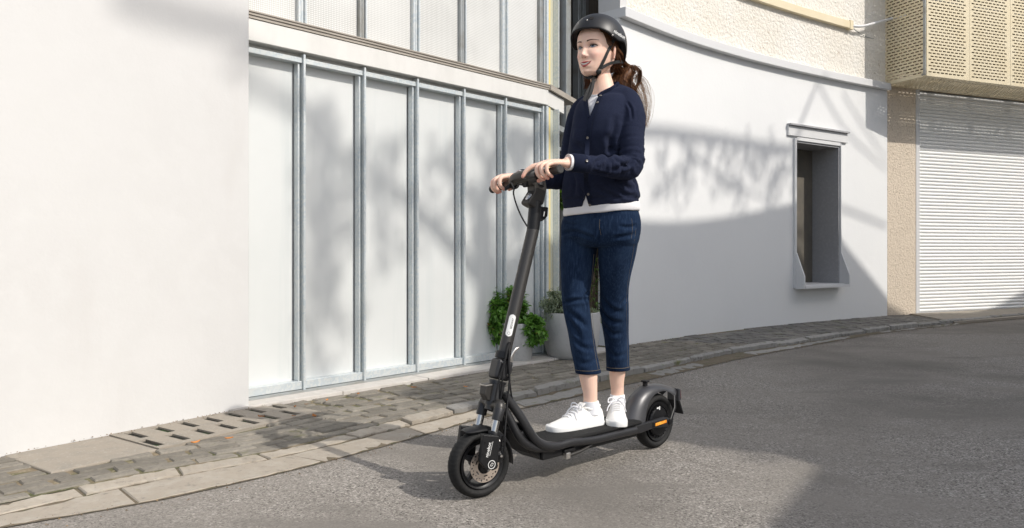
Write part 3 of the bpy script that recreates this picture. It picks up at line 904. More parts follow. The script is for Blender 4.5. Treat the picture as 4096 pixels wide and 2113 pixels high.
# ------------------------------------------------------------------ fallen leaves
def dry_leaf(x, y, s, seed):
    r_ = random.Random(seed); p = G(x, y, 0.03); a = r_.uniform(0, 6.3)
    mb = MB(); ax = Vector((math.cos(a), math.sin(a), 0)); ay = Vector((-math.sin(a), math.cos(a), 0))
    n = 7; vs_ = []
    for i in range(n):
        t = i / (n - 1); wdt = math.sin(math.pi * min(t * 1.08, 1)) ** 0.8 * s * 0.36
        c = r_.uniform(0.1, 0.5) * s * (t - 0.5) ** 2 * 4
        c3 = p + ax * (t - 0.5) * s * 1.5 + UZ * (c * 0.5)
        vs_ += [c3 + ay * wdt + UZ * s * 0.18, c3, c3 - ay * wdt + UZ * s * 0.12]
    fs = []
    for i in range(n - 1):
        for k in range(2):
            fs.append((3 * i + k, 3 * i + k + 1, 3 * i + 4 + k, 3 * i + 3 + k))
    mb.add(vs_, fs)
    o = mb.build("fallen_leaf", DRY, None, smooth=True)
    return o
LEAVES = [(1258, 1667, 0.035, "bright orange dry leaf lying just right of the drain cover"), (782, 1772, 0.03, "small orange dry leaf lying in a drain cover slot near its front edge"),
          (1045, 1668, 0.028, "dark red leaf stuck in the last slot of the drain cover's back row"), (1433, 1577, 0.026, "brown leaf against the stone ledge under the third white pane"),
          (1308, 1602, 0.024, "pale orange leaf beside the ledge under the second white pane")]
for k, (x, y, s, l) in enumerate(LEAVES):
    lab(dry_leaf(x, y, s, k), l, "leaf")
for k, (x, y, l) in enumerate([(1225, 1618, "tiny leaf scrap at the ledge between the first two mullions"), (1180, 1628, "tiny leaf scrap at the ledge's end nearest the white wall"),
                               (1655, 1551, "long thin dry leaf on the shaded pavers under the fourth white pane"), (1776, 1517, "dark curled leaf scrap close to the ledge left of the shrub"),
                               (1862, 1548, "dark leaf alone on shaded pavers behind the scooter's stem"), (916, 1755, "thin leaf scrap on the drain cover's front edge"), (1175, 1665, "leaf scrap touching the drain cover's right end")]):
    lab(dry_leaf(x, y, 0.017 + 0.005 * (k % 3), 50 + k), l, "leaf")

# ---- crumbs of grit and leaf litter along the wall foot and kerb
mb = MB(); rg_ = random.Random(77)
def crumb(p, s):
    a = rg_.uniform(0, 6.3); u = Vector((math.cos(a), math.sin(a), 0)); v = Vector((-math.sin(a), math.cos(a), 0))
    mb.add([p + u * s, p - u * s * .6 + v * s * .8, p - u * s * .5 - v * s * .7, p + UZ * s * rg_.uniform(.4, .9)], [(0, 1, 3), (1, 2, 3), (2, 0, 3), (0, 2, 1)])
for _ in range(900):
    t = rg_.uniform(0, LW.L * .8); q = LW.at(t); n_ = LW.tan(t); n_ = np.array([n_[1], -n_[0]])
    d_ = abs(rg_.gauss(0, .03)) + .004
    if (q + n_ * d_)[1] < 3.2: continue
    crumb(Vector((*(q + n_ * d_), .018 + (.01 if inquad(q + n_ * .05, grateq) or inquad(q + n_ * .05, slabq) else 0))), rg_.uniform(.002, .0065))
for _ in range(900):
    t = rg_.uniform(0, LO.L * .85); q = LO.at(t); n_ = LO.tan(t); n_ = np.array([n_[1], -n_[0]])
    crumb(Vector((*(q + n_ * rg_.gauss(.02, .05)), .004)), rg_.uniform(.002, .006))
lab(mb.build("grit", mat("leaf_litter_grit", (0.16, 0.105, 0.06), 0.95, var=[(40, (0.30, 0.20, 0.10), 0.5, 0.62), (25, (0.08, 0.07, 0.045), 0.5, 0.65)]), None), None, None, None, "stuff")

# ------------------------------------------------------------------ plants
def leaf_quads(mb, c, d, nrm, L, wdt, droop=0.25):
    d = d.normalized(); s = d.cross(nrm)
    if s.length < 1e-4: s = d.orthogonal()
    s = s.normalized(); n2 = s.cross(d)
    p0 = c; p1 = c + d * L * 0.45 + n2 * L * 0.06; p2 = c + d * L - n2 * L * droop
    mb.add([p0, p1 + s * wdt, p1 - n2 * wdt * 0.35, p1 - s * wdt, p2], [(0, 2, 1), (0, 3, 2), (1, 2, 4), (2, 3, 4)])
def shrub(mb, stems, base, crown_c, crown_r, nshoot, leaf_L, leaf_w, r_):
    for k in range(nshoot):
        u = Vector((r_.gauss(0, 1), r_.gauss(0, 1), r_.gauss(0, 1))).normalized()
        rr = r_.uniform(0.55, 1.08)
        tip = Vector((crown_c.x + u.x * crown_r[0] * rr, crown_c.y + u.y * crown_r[1] * rr, crown_c.z + u.z * crown_r[2] * rr))
        root = base + (crown_c - base) * r_.uniform(0.1, 0.6)
        dirv = (tip - root).normalized()
        stems.tube([root, (root + tip) / 2 + Vector((0, 0, 0.012)), tip], [0.003, 0.0024, 0.0012], 5)
        nl = r_.randint(11, 16)
        for q in range(nl):
            t = 1 - 0.42 * (q / nl) ** 1.2
            c = root + (tip - root) * t
            an = q * 2.4 + k
            side = dirv.orthogonal().normalized(); side = Matrix.Rotation(an, 3, dirv) @ side
            d = (dirv * r_.uniform(0.2, 0.8) + side * 1.0 + Vector((0, 0, 0.12)))
            leaf_quads(mb, c, d, Vector((0, 0, 1)) + Vector((r_.uniform(-.5, .5), r_.uniform(-.5, .5), 0)), leaf_L * r_.uniform(0.6, 1.15), leaf_w * r_.uniform(0.8, 1.1))
r_ = random.Random(5)
# square tapered pot with a green shrub
p1b = G(2063, 1444, 0.03)
pot1 = empty("planter", p1b, "tapered grey concrete planter with a bushy green shrub beside the shopfront", "planter")
m = MB(); Yp = p1b.y + 0.02
cx_ = PS(2055, 1400, Yp).x + 0.02
m.lathe((cx_, Yp + 0.05, 0.03), (0, 0, 1), [(0.0, 0.001), (0.0, 0.118), (0.008, 0.125), (0.30, 0.160), (0.305, 0.158), (0.305, 0.140), (0.27, 0.132), (0.27, 0.001)], 40)
m.build("pot", POT, pot1, smooth=True)
lf = MB(); st = MB()
shrub(lf, st, Vector((cx_, Yp + 0.05, 0.30)), PS(2025, 1250, Yp + 0.05), (0.185, 0.15, 0.225), 270, 0.055, 0.016, r_)
shrub(lf, st, Vector((cx_ + .08, Yp - 0.02, 0.30)), PS(2128, 1325, Yp - 0.02), (0.115, 0.1, 0.125), 100, 0.055, 0.016, r_)
shrub(lf, st, Vector((cx_ - .05, Yp, 0.30)), PS(1992, 1315, Yp), (0.11, 0.1, 0.11), 70, 0.05, 0.015, r_)
st.build("stem", BARK, pot1)
lab(lf.build("foliage", LEAF, pot1), kind="stuff")
# large round pot with silver plant
p2 = PS(2285, 1400, 6.29)
pot2 = empty("planter", p2, "large round grey concrete pot with silvery foliage behind the rider's legs", "planter")
Y2 = p2.y + 0.26; cx2 = PS(2285, 1300, Y2).x
m = MB()
m.lathe((cx2, Y2, 0.02), (0, 0, 1), [(0, 0.001), (0.0, 0.17), (0.03, 0.205), (0.12, 0.230), (0.375, 0.252), (0.385, 0.249), (0.385, 0.23), (0.34, 0.225), (0.34, 0.001)], 48)
m.build("pot", POT, pot2, smooth=True)
m = MB(); m.lathe((cx2, Y2, 0.35), (0, 0, 1), [(0, 0.001), (0, 0.227), (0.006, 0.001)], 24); m.build("soil", SOIL, pot2)
lf = MB(); st = MB()
shrub(lf, st, Vector((cx2 - .1, Y2, 0.38)), PS(2222, 1222, Y2 - 0.12), (0.13, 0.1, 0.13), 190, 0.03, 0.008, r_)
shrub(lf, st, Vector((cx2 + .12, Y2, 0.38)), PS(2370, 1262, Y2), (0.12, 0.1, 0.05), 90, 0.03, 0.008, r_)
shrub(lf, st, Vector((cx2, Y2, 0.38)), PS(2300, 1250, Y2), (0.12, 0.1, 0.09), 90, 0.03, 0.008, r_)
st.build("stem", BARK, pot2)
lab(lf.build("foliage", LEAF_G, pot2), kind="stuff")
# climbing plant in the recess
cr = empty("climbing_plant", PS(2390, 1250, 7.6), "climbing plant with twiggy stems in the dark gap behind the rider", "plant")
lf = MB(); st = MB()
for k in range(16):
    x0 = 2374 + r_.uniform(-26, 26); Yc = 7.45 + r_.uniform(-.1, .1)
    pts = [PS(x0, 1255, Yc), PS(x0 + r_.uniform(-12, 12), 1120, Yc), PS(x0 + r_.uniform(-18, 18), 1000 + r_.uniform(-60, 60), Yc)]
    st.tube(crom(pts, 4), 0.006, 5)
    for q in range(26):
        c = Vector(crom(pts, 4)[r_.randint(0, 8)]) + Vector((r_.uniform(-.05, .05), r_.uniform(-.05, .05), r_.uniform(-.05, .05)))
        leaf_quads(lf, c, Vector((r_.gauss(0, 1), r_.gauss(0, 1), r_.gauss(0, 0.6))), UZ, 0.045, 0.014)
for k in range(40):                                           # big leaves beside the cardigan
    c = PS(2245 + r_.uniform(-8, 14), 790 + r_.uniform(-28, 28), 7.1)
    leaf_quads(lf, c, Vector((r_.gauss(0, 1), -0.4, r_.gauss(0, 0.8))), UZ, 0.09, 0.035)
st.build("stem", BARK, cr)
lab(lf.build("foliage", LEAF_D, cr), kind="stuff")

# ------------------------------------------------------------------ across the street, out of the picture: what casts the shade
def cast(lat, h, nd=4.0):
    return FN * nd + FW * lat + UZ * h
HOUSE = mat("pale_render", (0.80, 0.79, 0.76), 0.85)
m = MB()
outl = [(3.2, -0.05), (3.2, 4.5), (4.58, 4.70), (4.97, 5.3), (4.98, 7.05), (6.15, 7.35), (6.4, 8.15), (6.9, 8.4), (8.1, 8.5), (11.7, 8.5), (12.16, 7.88), (13.09, 6.85), (14.0, 5.85), (19, 5.6), (19, -0.05)]
m.prism([cast(a, h) for a, h in outl], FN * 1.2)
lab(m.build("opposite_house", HOUSE, fix=True), "pale house with a sloping roofline across the street, out of frame", "house")
# a street tree beside it: limbs and sparse leaf clumps
tree = empty("street_tree", cast(4.2, 0, 6.0), "bare-limbed street tree with sparse leaf clumps across the street, out of frame", "tree")
tk = MB(); lf = MB()
def cp(a, h, nd=6.0):
    """point whose shadow runs through (a, h) of the casting plane"""
    base = cast(a, h, 4.0)
    k = (nd - 4.0) / -(SUN_DIR.dot(FN))
    return base - SUN_DIR * k
r_ = random.Random(21)
def clump(c, rad, n, L):
    for _ in range(n):
        u = Vector((r_.gauss(0, 1), r_.gauss(0, 1), r_.gauss(0, 1))).normalized() * rad * r_.random() ** 0.4
        leaf_quads(lf, c + u, Vector((r_.gauss(0, 1), r_.gauss(0, 1), r_.gauss(0, 1))), Vector((r_.gauss(0, 1), r_.gauss(0, 1), 1)), L, L * 0.33)
def shadow_pt(surf, nd=6.0):
    """point out across the street whose shadow falls on surf"""
    k = (nd - surf.dot(FN)) / -(SUN_DIR.dot(FN))
    return surf - SUN_DIR * k
def on_fac(x, y):
    Y = 17670 / (4840 - x); return PS(x, y, Y)
def on_cw(x, y):
    p = LC.at(wall_t(x)); return PS(x, y, p[1])
TND = 6.5
for (x, y, rad, n) in [(1330, 500, 0.13, 30), (1310, 640, 0.14, 40), (1320, 760, 0.15, 44), (1330, 880, 0.15, 44), (1300, 980, 0.13, 34), (1330, 1100, 0.14, 34), (1310, 1230, 0.13, 30), (1330, 1380, 0.13, 24), (1400, 700, 0.15, 26), (1420, 900, 0.15, 22), (1560, 760, 0.14, 18), (1590, 900, 0.14, 18), (1760, 800, 0.15, 16), (1860, 560, 0.2, 30), (2000, 520, 0.2, 40), (2120, 560, 0.2, 40), (1950, 800, 0.25, 50), (2100, 900, 0.25, 50), (1340, 440, 0.12, 20), (1400, 620, 0.16, 20), (1480, 560, 0.10, 12), (1590, 600, 0.15, 22), (1640, 560, 0.10, 12),
                       (1430, 1250, 0.14, 14), (1790, 640, 0.18, 20), (1860, 760, 0.15, 16), (1980, 680, 0.2, 26), (2040, 560, 0.10, 10), (2090, 640, 0.16, 22), (1700, 900, 0.16, 14), (1560, 1000, 0.12, 10), (2000, 900, 0.2, 26), (2120, 800, 0.16, 20)]:
    clump(shadow_pt(on_fac(x, y), TND), rad, n, 0.10)
tb = shadow_pt(on_fac(1990, 1200), TND)
trunk_base = Vector((tb.x, tb.y, 0)); 
def limb(pts, r0, r1):
    c = crom(pts, 5); k = len(c)
    tk.tube(c, [r0 + (r1 - r0) * i / (k - 1) for i in range(k)], 8)
sp = lambda x, y: shadow_pt(on_fac(x, y), TND)
limb([trunk_base, sp(1985, 1500), sp(1975, 1100), sp(1960, 800)], 0.16, 0.09)
limb([sp(1975, 1100), sp(1800, 900), sp(1600, 700), sp(1400, 560), sp(1290, 430)], 0.07, 0.015)
limb([sp(1600, 700), sp(1420, 760), sp(1320, 860)], 0.035, 0.012)
limb([sp(1960, 800), sp(2000, 640), sp(2060, 520)], 0.07, 0.015)
limb([sp(1960, 800), sp(1860, 700), sp(1780, 600)], 0.05, 0.012)
# leafy fringe over the roof whose shade frays the edge on the curved wall
sw = lambda x, y: shadow_pt(on_cw(x, y), TND)
for (x, y, rad, n) in [(2650, 600, .16, 14), (2740, 640, .2, 20), (2830, 600, .18, 22), (2900, 620, .18, 26), (2980, 600, .18, 30), (3060, 620, .2, 34), (3130, 640, .16, 30), (3020, 690, .2, 40), (2930, 710, .2, 34), (3110, 730, .18, 34), (2860, 740, .16, 18), (2700, 760, .2, 22), (3180, 700, .15, 30), (2760, 700, .15, 14), (2640, 720, .16, 12), (3080, 790, .15, 22), (2960, 790, .15, 18)]:
    clump(sw(x, y), rad, n, 0.10)
limb([sp(2060, 520), sw(2560, 525), sw(2700, 535), sw(2900, 562), sw(3160, 600)], 0.06, 0.05)
limb([sw(2700, 535), sw(2790, 640), sw(2900, 720), sw(3050, 790)], 0.03, 0.015)
limb([sw(2600, 800), sw(2700, 690), sw(2850, 620)], 0.025, 0.012)
# thin branches whose soft lines cross the right end of the curved wall
limb([sw(3160, 600), sw(3310, 800), sw(3420, 855), sw(3545, 905)], 0.028, 0.02)
limb([sw(3270, 330), sw(3380, 520), sw(3480, 620), sw(3545, 680)], 0.02, 0.012)
limb([sw(3370, 370), sw(3450, 500), sw(3545, 640)], 0.016, 0.01)
limb([sw(3160, 600), sw(3270, 330)], 0.03, 0.02)
# scattered leaves that mottle the road edge of the shade
for (x, y, rad, n) in [(2830, 1745, 0.18, 26), (2960, 1790, 0.2, 30), (3100, 1820, 0.18, 24), (2760, 1715, 0.14, 14), (1190, 1640, 0.06, 5)]:
    clump(shadow_pt(G(x, y), TND), rad, n, 0.10)
def on_lw(x, y):
    t = 0.0
    A_ = np.array(a_)[:2]; D_ = np.array(wd)[:2]; k = (x - 2048) / FPX
    t = (k * A_[1] - A_[0]) / (D_[0] - k * D_[1]); Y = A_[1] + D_[1] * t
    return PS(x, y, Y)
lwp = lambda x, y: shadow_pt(on_lw(x, y), 11.0)
limb([lwp(1100, 190), lwp(980, 130), lwp(700, 60), lwp(450, -20)], 0.06, 0.05)
limb([lwp(1100, 190), lwp(1000, 250), lwp(900, 270)], 0.04, 0.03)
limb([sp(1290, 430), lwp(1100, 190)], 0.05, 0.05)
tk.build("trunk", BARK, tree, smooth=True)
lab(lf.build("crown", LEAF, tree), kind="stuff")
# ================================================================== the electric scooter
BLK = mat("satin_black", (0.010, 0.010, 0.011), 0.42, spec=0.35, rvar=0.08)
BLK_M = mat("matte_black_plastic", (0.009, 0.009, 0.010), 0.62, spec=0.3)
RUB = mat("tyre_rubber", (0.014, 0.014, 0.014), 0.72, spec=0.3, var=[(40, (0.024, 0.023, 0.022), 0.5, 0.75)], bump=[(160, 0.25, 0.002)])
GREY = mat("grey_anodised", (0.055, 0.052, 0.049), 0.38, 0.45, rvar=0.06)
GREY_D = mat("charcoal_paint", (0.026, 0.026, 0.028), 0.40, 0.2, rvar=0.06)
GREY_F = mat("fender_grey", (0.060, 0.060, 0.064), 0.36, 0.3)
CHROME = mat("chrome", (0.46, 0.455, 0.45), 0.12, 1.0)
SILV = mat("brushed_silver", (0.62, 0.60, 0.57), 0.32, 0.9)
DISC = mat("brake_disc_steel", (0.62, 0.53, 0.45), 0.35, 0.7)
ORNG = mat("orange_reflector", (0.85, 0.27, 0.02), 0.25, var=[(150, (0.95, 0.45, 0.06), 0.4, 0.6, 'voronoi')], coat=0.8)
REDL = mat("red_lens", (0.50, 0.012, 0.012), 0.2, coat=0.8)
PRINT = mat("white_print", (0.78, 0.78, 0.76), 0.6)
INK = mat("dark_print", (0.03, 0.03, 0.03), 0.6)
MATD = mat("deck_mat", (0.012, 0.012, 0.012), 0.8, spec=0.3, bump=[(330, 0.7, 0.003, 'voronoi')])
GRIPM = mat("grip_rubber", (0.024, 0.024, 0.023), 0.65, bump=[(500, 0.5, 0.0012, 'voronoi')])
LENS = mat("headlight_lens", (0.55, 0.56, 0.58), 0.08, 0.6, coat=1.0)

R0 = Vector((0.666, 3.64, 0)); FCN = Vector((-0.116, 2.921, 0))
E1 = (FCN - R0); SL = E1.length; E1 = E1 / SL
E2 = Vector((-E1.y, E1.x, 0))                   # rider's left, towards the camera
WR = 0.127
def S(s, l, h):
    return R0 + E1 * s + E2 * l + UZ * h
def SX(xs, ys, l=0.0):
    """point of the scooter's plane at lateral offset l seen at a photograph pixel"""
    r = Vector(((xs - 2048) / FPX, 1, -(ys - HZ) / FPX)); o = Vector((0, 0, HC))
    t = ((R0 + E2 * l - o).dot(E2)) / r.dot(E2)
    return o + r * t
def z3(x, y, l): return SX(1700 + x / 2.045, 1350 + y / 2.045, l)
def z4(x, y, l): return SX(2150 + x / 3.323, 1450 + y / 3.323, l)
# steering frame
STEER = R(-10)
E1R = Matrix.Rotation(STEER, 3, 'Z') @ E1; E2R = Vector((-E1R.y, E1R.x, 0))
RAKE = 0.32
def AX(h): return S(0.953 + (0.504 - h) * RAKE, 0, h)
AXD = (AX(1.0) - AX(0.0)).normalized()
FWDR = (E1R - AXD * E1R.dot(AXD)).normalized()
LATR = AXD.cross(FWDR)
def ST(f, l, h): return AX(h) + E1R * f + E2R * l
def STX(xs, ys, l):
    r = Vector(((xs - 2048) / FPX, 1, -(ys - HZ) / FPX)); o = Vector((0, 0, HC))
    b = AX(0.127) + E2R * l
    t = (b - o).dot(E2R) / r.dot(E2R)
    return o + r * t
def z5(x, y, l): return STX(1780 + x / 3.797, 1650 + y / 3.797, l)

scooter = empty("electric_scooter", S(0.5, 0, 0), "dark grey electric kick scooter ridden by the woman in the helmet", "scooter")

def tyre_mesh(c, ax, r, w, treadn=44):
    """tyre with a cut tread, as a closed ring"""
    mb = MB(); ax = ax.normalized(); u = ax.cross(UZ).normalized(); v = ax.cross(u)
    n = treadn * 4; prof = []
    k = 18
    sec = 0.0205
    for i in range(k):
        a = 2 * math.pi * i / k
        prof.append((math.sin(a) * w / 2 * (1.0 if math.cos(a) > -0.2 else 0.86), r - sec + math.cos(a) * sec))
    for q in range(n):
        th = 2 * math.pi * q / n
        for i, (hh, rr) in enumerate(prof):
            g = 0.0
            fr = rr / r
            if fr > 0.90:
                ph = (q / 4.0 + abs(hh) / w * 2.2) % 1.0
                if ph < 0.26 and abs(hh) > 0.003: g = 0.003
            if 0.0015 < abs(hh) < 0.004 and fr > 0.95: g = 0.002
            p = c + ax * hh + (u * math.cos(th) + v * math.sin(th)) * (rr - g)
            mb.v.append(tuple(p))
    for q in range(n):
        q2 = (q + 1) % n
        for i in range(k):
            i2 = (i + 1) % k
            mb.f.append((q * k + i, q * k + i2, q2 * k + i2, q2 * k + i)); mb.mi.append(0)
    return mb

# ---- front wheel
FC = ST(0, 0, WR)
m = MB(); m.lathe(FC, E2R, [(-0.045, 0.012), (-0.045, 0.022), (-0.02, 0.026), (0.02, 0.026), (0.045, 0.022), (0.045, 0.012)], 32)
fw = m.build("front_wheel", BLK, scooter, smooth=True)
tyre_mesh(FC, E2R, WR, 0.062).build("tyre", RUB, fw, smooth=60, fix=True)
m = MB(); m.lathe(FC, E2R, [(-0.016, 0.074), (-0.024, 0.080), (-0.027, 0.090), (-0.02, 0.090), (0.02, 0.090), (0.027, 0.090), (0.024, 0.080), (0.016, 0.074)], 72, closed=True)
m.build("rim", BLK, fw, smooth=True, fix=True)
for k in range(5):
    a = 2 * math.pi * k / 5 + 0.5
    uu = E2R.cross(UZ).normalized(); d = uu * math.cos(a) + UZ * math.sin(a); s_ = E2R.cross(d)
    m = MB(); m.prism([FC + d * 0.022 + s_ * 0.013, FC + d * 0.078 + s_ * 0.008, FC + d * 0.078 - s_ * 0.008, FC + d * 0.022 - s_ * 0.013], E2R * 0.018)
    m.build("spoke", GREY_D, fw, bevel=0.002, seg=1, fix=True)
# brake disc with drilled holes (open ring of cells)
m = MB(); nseg = 60; rr = [0.030, 0.036, 0.041, 0.047, 0.0515, 0.0585, 0.062]
uu = E2R.cross(UZ).normalized()
def dpt(a, r, h): return FC + E2R * h + (uu * math.cos(a) + UZ * math.sin(a)) * r
for q in range(nseg):
    a0 = 2 * math.pi * q / nseg; a1 = 2 * math.pi * (q + 1) / nseg
    for i in range(len(rr) - 1):
        if (i == 3 and q % 4 == 1) or (i == 1 and q % 10 in (2, 3, 4, 5)): continue
        if i == 4 and q % 4 == 3: continue
        m.add([dpt(a0, rr[i], .044), dpt(a1, rr[i], .044), dpt(a1, rr[i + 1], .044), dpt(a0, rr[i + 1], .044)], [(0, 1, 2, 3)])
        m.add([dpt(a0, rr[i], .0415), dpt(a1, rr[i], .0415), dpt(a1, rr[i + 1], .0415), dpt(a0, rr[i + 1], .0415)], [(3, 2, 1, 0)])
m.lathe(FC, E2R, [(.0415, .062), (.044, .062)], 60); m.f = [f for f in m.f if len(f) < 40]; m.mi = m.mi[:len(m.f)]
m.build("brake_disc", DISC, fw)

# ---- fork: crown, boots, stanchions, lower guards
m = MB()
m.tube([ST(0, 0, 0.345), ST(0, 0, 0.318)], 0.027, 24)
for sgn in (-1, 1):
    c_ = crom([ST(0.0, 0.0, 0.330), ST(0.002, sgn * 0.034, 0.343), ST(0.003, sgn * 0.055, 0.340), ST(0.003, sgn * 0.058, 0.318)], 6)
    m.tube(c_, [0.021] * (len(c_) - 6) + [0.0205] * 6, 16)
fork = m.build("fork", GREY, scooter, smooth=True)
for sgn in (-1, 1):
    m = MB(); m.lathe(ST(0.003, sgn * 0.058, 0.338), (ST(0, 0, 0.2) - ST(0, 0, 0.3)), [(0, 0.001), (0, 0.018), (0.006, 0.0215), (0.035, 0.0205), (0.048, 0.0205), (0.05, 0.018), (0.05, 0.001)], 20)
    m.build("boot", GREY_D, fork, smooth=True)
    m = MB(); m.tube([ST(0.003, sgn * 0.058, 0.30), ST(0.003, sgn * 0.058, 0.225)], 0.0145, 20); m.build("stanchion", CHROME, fork, smooth=True)
    m = MB(); m.lathe(ST(0.003, sgn * 0.058, 0.252), (ST(0, 0, 0.2) - ST(0, 0, 0.3)), [(0, .0146), (0, .021), (.005, .023), (.012, .023), (.014, .02), (0.02, 0.001)], 20); m.build("dust_seal", BLK, fork, smooth=True)
gl = 0.074
gp = [(545, 322), (785, 342), (792, 420), (765, 730), (760, 830), (705, 860), (640, 850), (565, 832), (492, 740), (515, 560)]
gpts = [z5(x, y, gl) for x, y in gp]
m = MB(); m.prism(gpts, E2R * 0.020)
m.prism([p - E2R * 0.0205 for p in [z5(x, y, gl) for x, y in [(575, 330), (770, 345), (740, 760), (600, 760)]]], E2R * 0.020)
guard = m.build("fork_guard", BLK, fork, bevel=0.004, seg=2, fix=True)
m = MB(); m.prism([p - E2R * (2 * gl + 0.02) for p in gpts], E2R * 0.024); m.build("fork_guard", BLK, fork, bevel=0.004, seg=2, fix=True)
for x, y in ((600, 465), (562, 637)):
    m = MB(); m.lathe(z5(x, y, gl + 0.0202), E2R, [(0.0, 0.0045), (0.0012, 0.0045), (0.0012, 0.003), (-0.0, 0.0025)], 12); m.build("bolt_hole", BLK_M, guard)
def text_mesh(txt, size, bold=0.0, ext=0.0):
    cu = bpy.data.curves.new("lettering", 'FONT'); cu.body = txt; cu.size = size; cu.extrude = ext; cu.offset = bold
    cu.align_x = 'CENTER'; cu.align_y = 'CENTER'
    o = bpy.data.objects.new("lettering", cu); col.objects.link(o)
    dg = bpy.context.evaluated_depsgraph_get()
    me = bpy.data.meshes.new_from_object(o.evaluated_get(dg))
    bpy.data.objects.remove(o); bpy.data.curves.remove(cu)
    return me
def put_text(txt, size, o, ax, ay, m_, parent, name="lettering", bold=0.0, sx=1.0):
    me = text_mesh(txt, size, bold)
    az = ax.cross(ay)
    M_ = Matrix(((ax.x * sx, ay.x, az.x, o.x), (ax.y * sx, ay.y, az.y, o.y), (ax.z * sx, ay.z, az.z, o.z), (0, 0, 0, 1)))
    me.transform(M_); me.materials.clear()
    return link(name, me, m_, parent)
tx_up = (z5(683, 478, gl) - z5(640, 668, gl)).normalized()
tx_l = E2R.cross(tx_up).normalized()
put_text("ninebot", 0.0185, z5(660, 570, gl + 0.0209), tx_up, tx_l, PRINT, guard, bold=0.00015, sx=0.95)
m = MB(); q = z5(700, 570, gl + 0.0209); m.add([q - tx_up * .022 - tx_l * .0007, q + tx_up * .030 - tx_l * .0007, q + tx_up * .030 + tx_l * .0007, q - tx_up * .022 + tx_l * .0007], [(0, 1, 2, 3)]); m.build("print_line", PRINT, guard)
ec = z5(703, 790, gl + 0.020)
m = MB(); m.lathe(ec, E2R, [(0, 0.001), (0, 0.0172), (0.003, 0.0165), (0.003, 0.001)], 32); m.build("axle_cap", BLK, guard, smooth=True)
m = MB(); m.lathe(ec + E2R * 0.0032, E2R, [(0, 0.0135), (0.0004, 0.0135), (0.0004, 0.0158), (0, 0.0158)], 40, closed=True); emb = m.build("emblem_ring", PRINT, guard)
m = MB()
for (x0, y0, x1, y1, w_) in ((-.006, -.003, .001, .007, .0016), (-.002, -.006, .006, -.002, .0018), (.001, .007, .004, .001, .0014), (-.006, -.003, -.001, -.007, .0014), (.005, .003, .008, .004, .002)):
    a_ = ec + E2R * 0.0036 + tx_up * y0 - tx_l * x0; b_2 = ec + E2R * 0.0036 + tx_up * y1 - tx_l * x1
    d = (b_2 - a_).normalized(); n_ = E2R.cross(d)
    m.add([a_ - n_ * w_ / 2, b_2 - n_ * w_ / 2, b_2 + n_ * w_ / 2, a_ + n_ * w_ / 2], [(0, 1, 2, 3)])
m.build("emblem_mark", PRINT, guard)
# caliper behind the guard
m = MB(); cc = z5(825, 650, 0.062)
m.lathe(cc - E2R * 0.014, E2R, [(0, .001), (0, .017), (.02, .018), (.024, .014), (.024, .009), (.028, .008), (.028, .001)], 24)
m.frame_box(cc, FWDR, AXD, E2R, -0.016, 0.012, -0.026, 0.030, -0.012, 0.004)
m.frame_box(z5(830, 470, 0.062), FWDR, AXD, E2R, -0.012, 0.010, -0.02, 0.03, -0.01, 0.004)
m.build("brake_caliper", BLK, fork, bevel=0.002, seg=1, fix=True)
m = MB(); m.tube([z5(815, 432, .075), z5(822, 428, .08)], .004, 8); m.tube([cc + E2R * 0.015, cc + E2R * 0.016], 0.005, 8); m.build("caliper_bolt", SILV, fork)
# front mudguard
def fender(c, fwd, lat, prof, hw, lip, name, m_, par, th=0.003, pw=1.0):
    """prof: list of (angle from forward towards up (deg), radius, halfwidth, lip length)"""
    mb = MB(); sec = []
    for (a, r, w, lp) in prof:
        d = fwd * math.cos(R(a)) + UZ * math.sin(R(a))
        o_ = c + d * r
        ring = []
        for t in np.linspace(-1, 1, 11):
            x = w * math.sin(t * 1.35) / math.sin(1.35); drop = lp * (1 - math.cos(t * 1.35)) / (1 - math.cos(1.35))
            ring.append(o_ + lat * x - d * drop)
        inner_ = [p - d * th - lat * 0.0 for p in ring]
        sec.append(ring + inner_[::-1])
    n = len(sec[0])
    for s_ in sec: mb.v.extend([tuple(p) for p in s_])
    for i in range(len(sec) - 1):
        for k in range(n):
            k2 = (k + 1) % n
            mb.f.append((i * n + k, i * n + k2, (i + 1) * n + k2, (i + 1) * n + k)); mb.mi.append(0)
    mb.f.append(tuple(range(n))); mb.mi.append(0); mb.f.append(tuple((len(sec) - 1) * n + k for k in range(n))); mb.mi.append(0)
    return mb.build(name, m_, par, smooth=True, fix=True)
prof = [(118 - 0, 0.158, 0.036, 0.012)]
prof = [(62, 0.147, 0.022, 0.004), (68, 0.146, 0.032, 0.010)] + [(a, 0.141, 0.036, 0.012) for a in range(80, 180, 12)] + [(182, 0.142, 0.032, 0.010), (188, 0.143, 0.026, 0.006)]
fender(FC, E1R, E2R, prof, 0, 0, "front_mudguard", BLK, scooter)

# ---- head tube, latch, stem
m = MB()
m.tube([AX(0.335), AX(0.415)], 0.0315, 28); m.tube([AX(0.4155), AX(0.425)], 0.034, 28)
head_t = m.build("head_tube", GREY_D, scooter, smooth=True)
hb = [(505, 385), (555, 385), (560, 560), (490, 520)]
m = MB(); m.prism([z3(x, y, 0.014) for x, y in [(500, 385), (560, 378), (585, 400), (580, 520), (515, 520), (490, 470)]], E2 * -0.034)
m.build("front_hook_housing", GREY, head_t, bevel=0.004, fix=True)
m = MB(); m.prism([z3(x, y, 0.018) for x, y in [(496, 392), (550, 384), (552, 394), (500, 402)]], E2 * -0.04); m.build("hook_cap", SILV, head_t, bevel=0.001, fix=True)
m = MB(); m.frame_box(AX(0.43), FWDR, AXD, LATR, -0.034, 0.034, 0, 0.078, -0.033, 0.033)
latch = m.build("folding_latch", GREY_D, scooter, bevel=0.012, seg=3, fix=True)
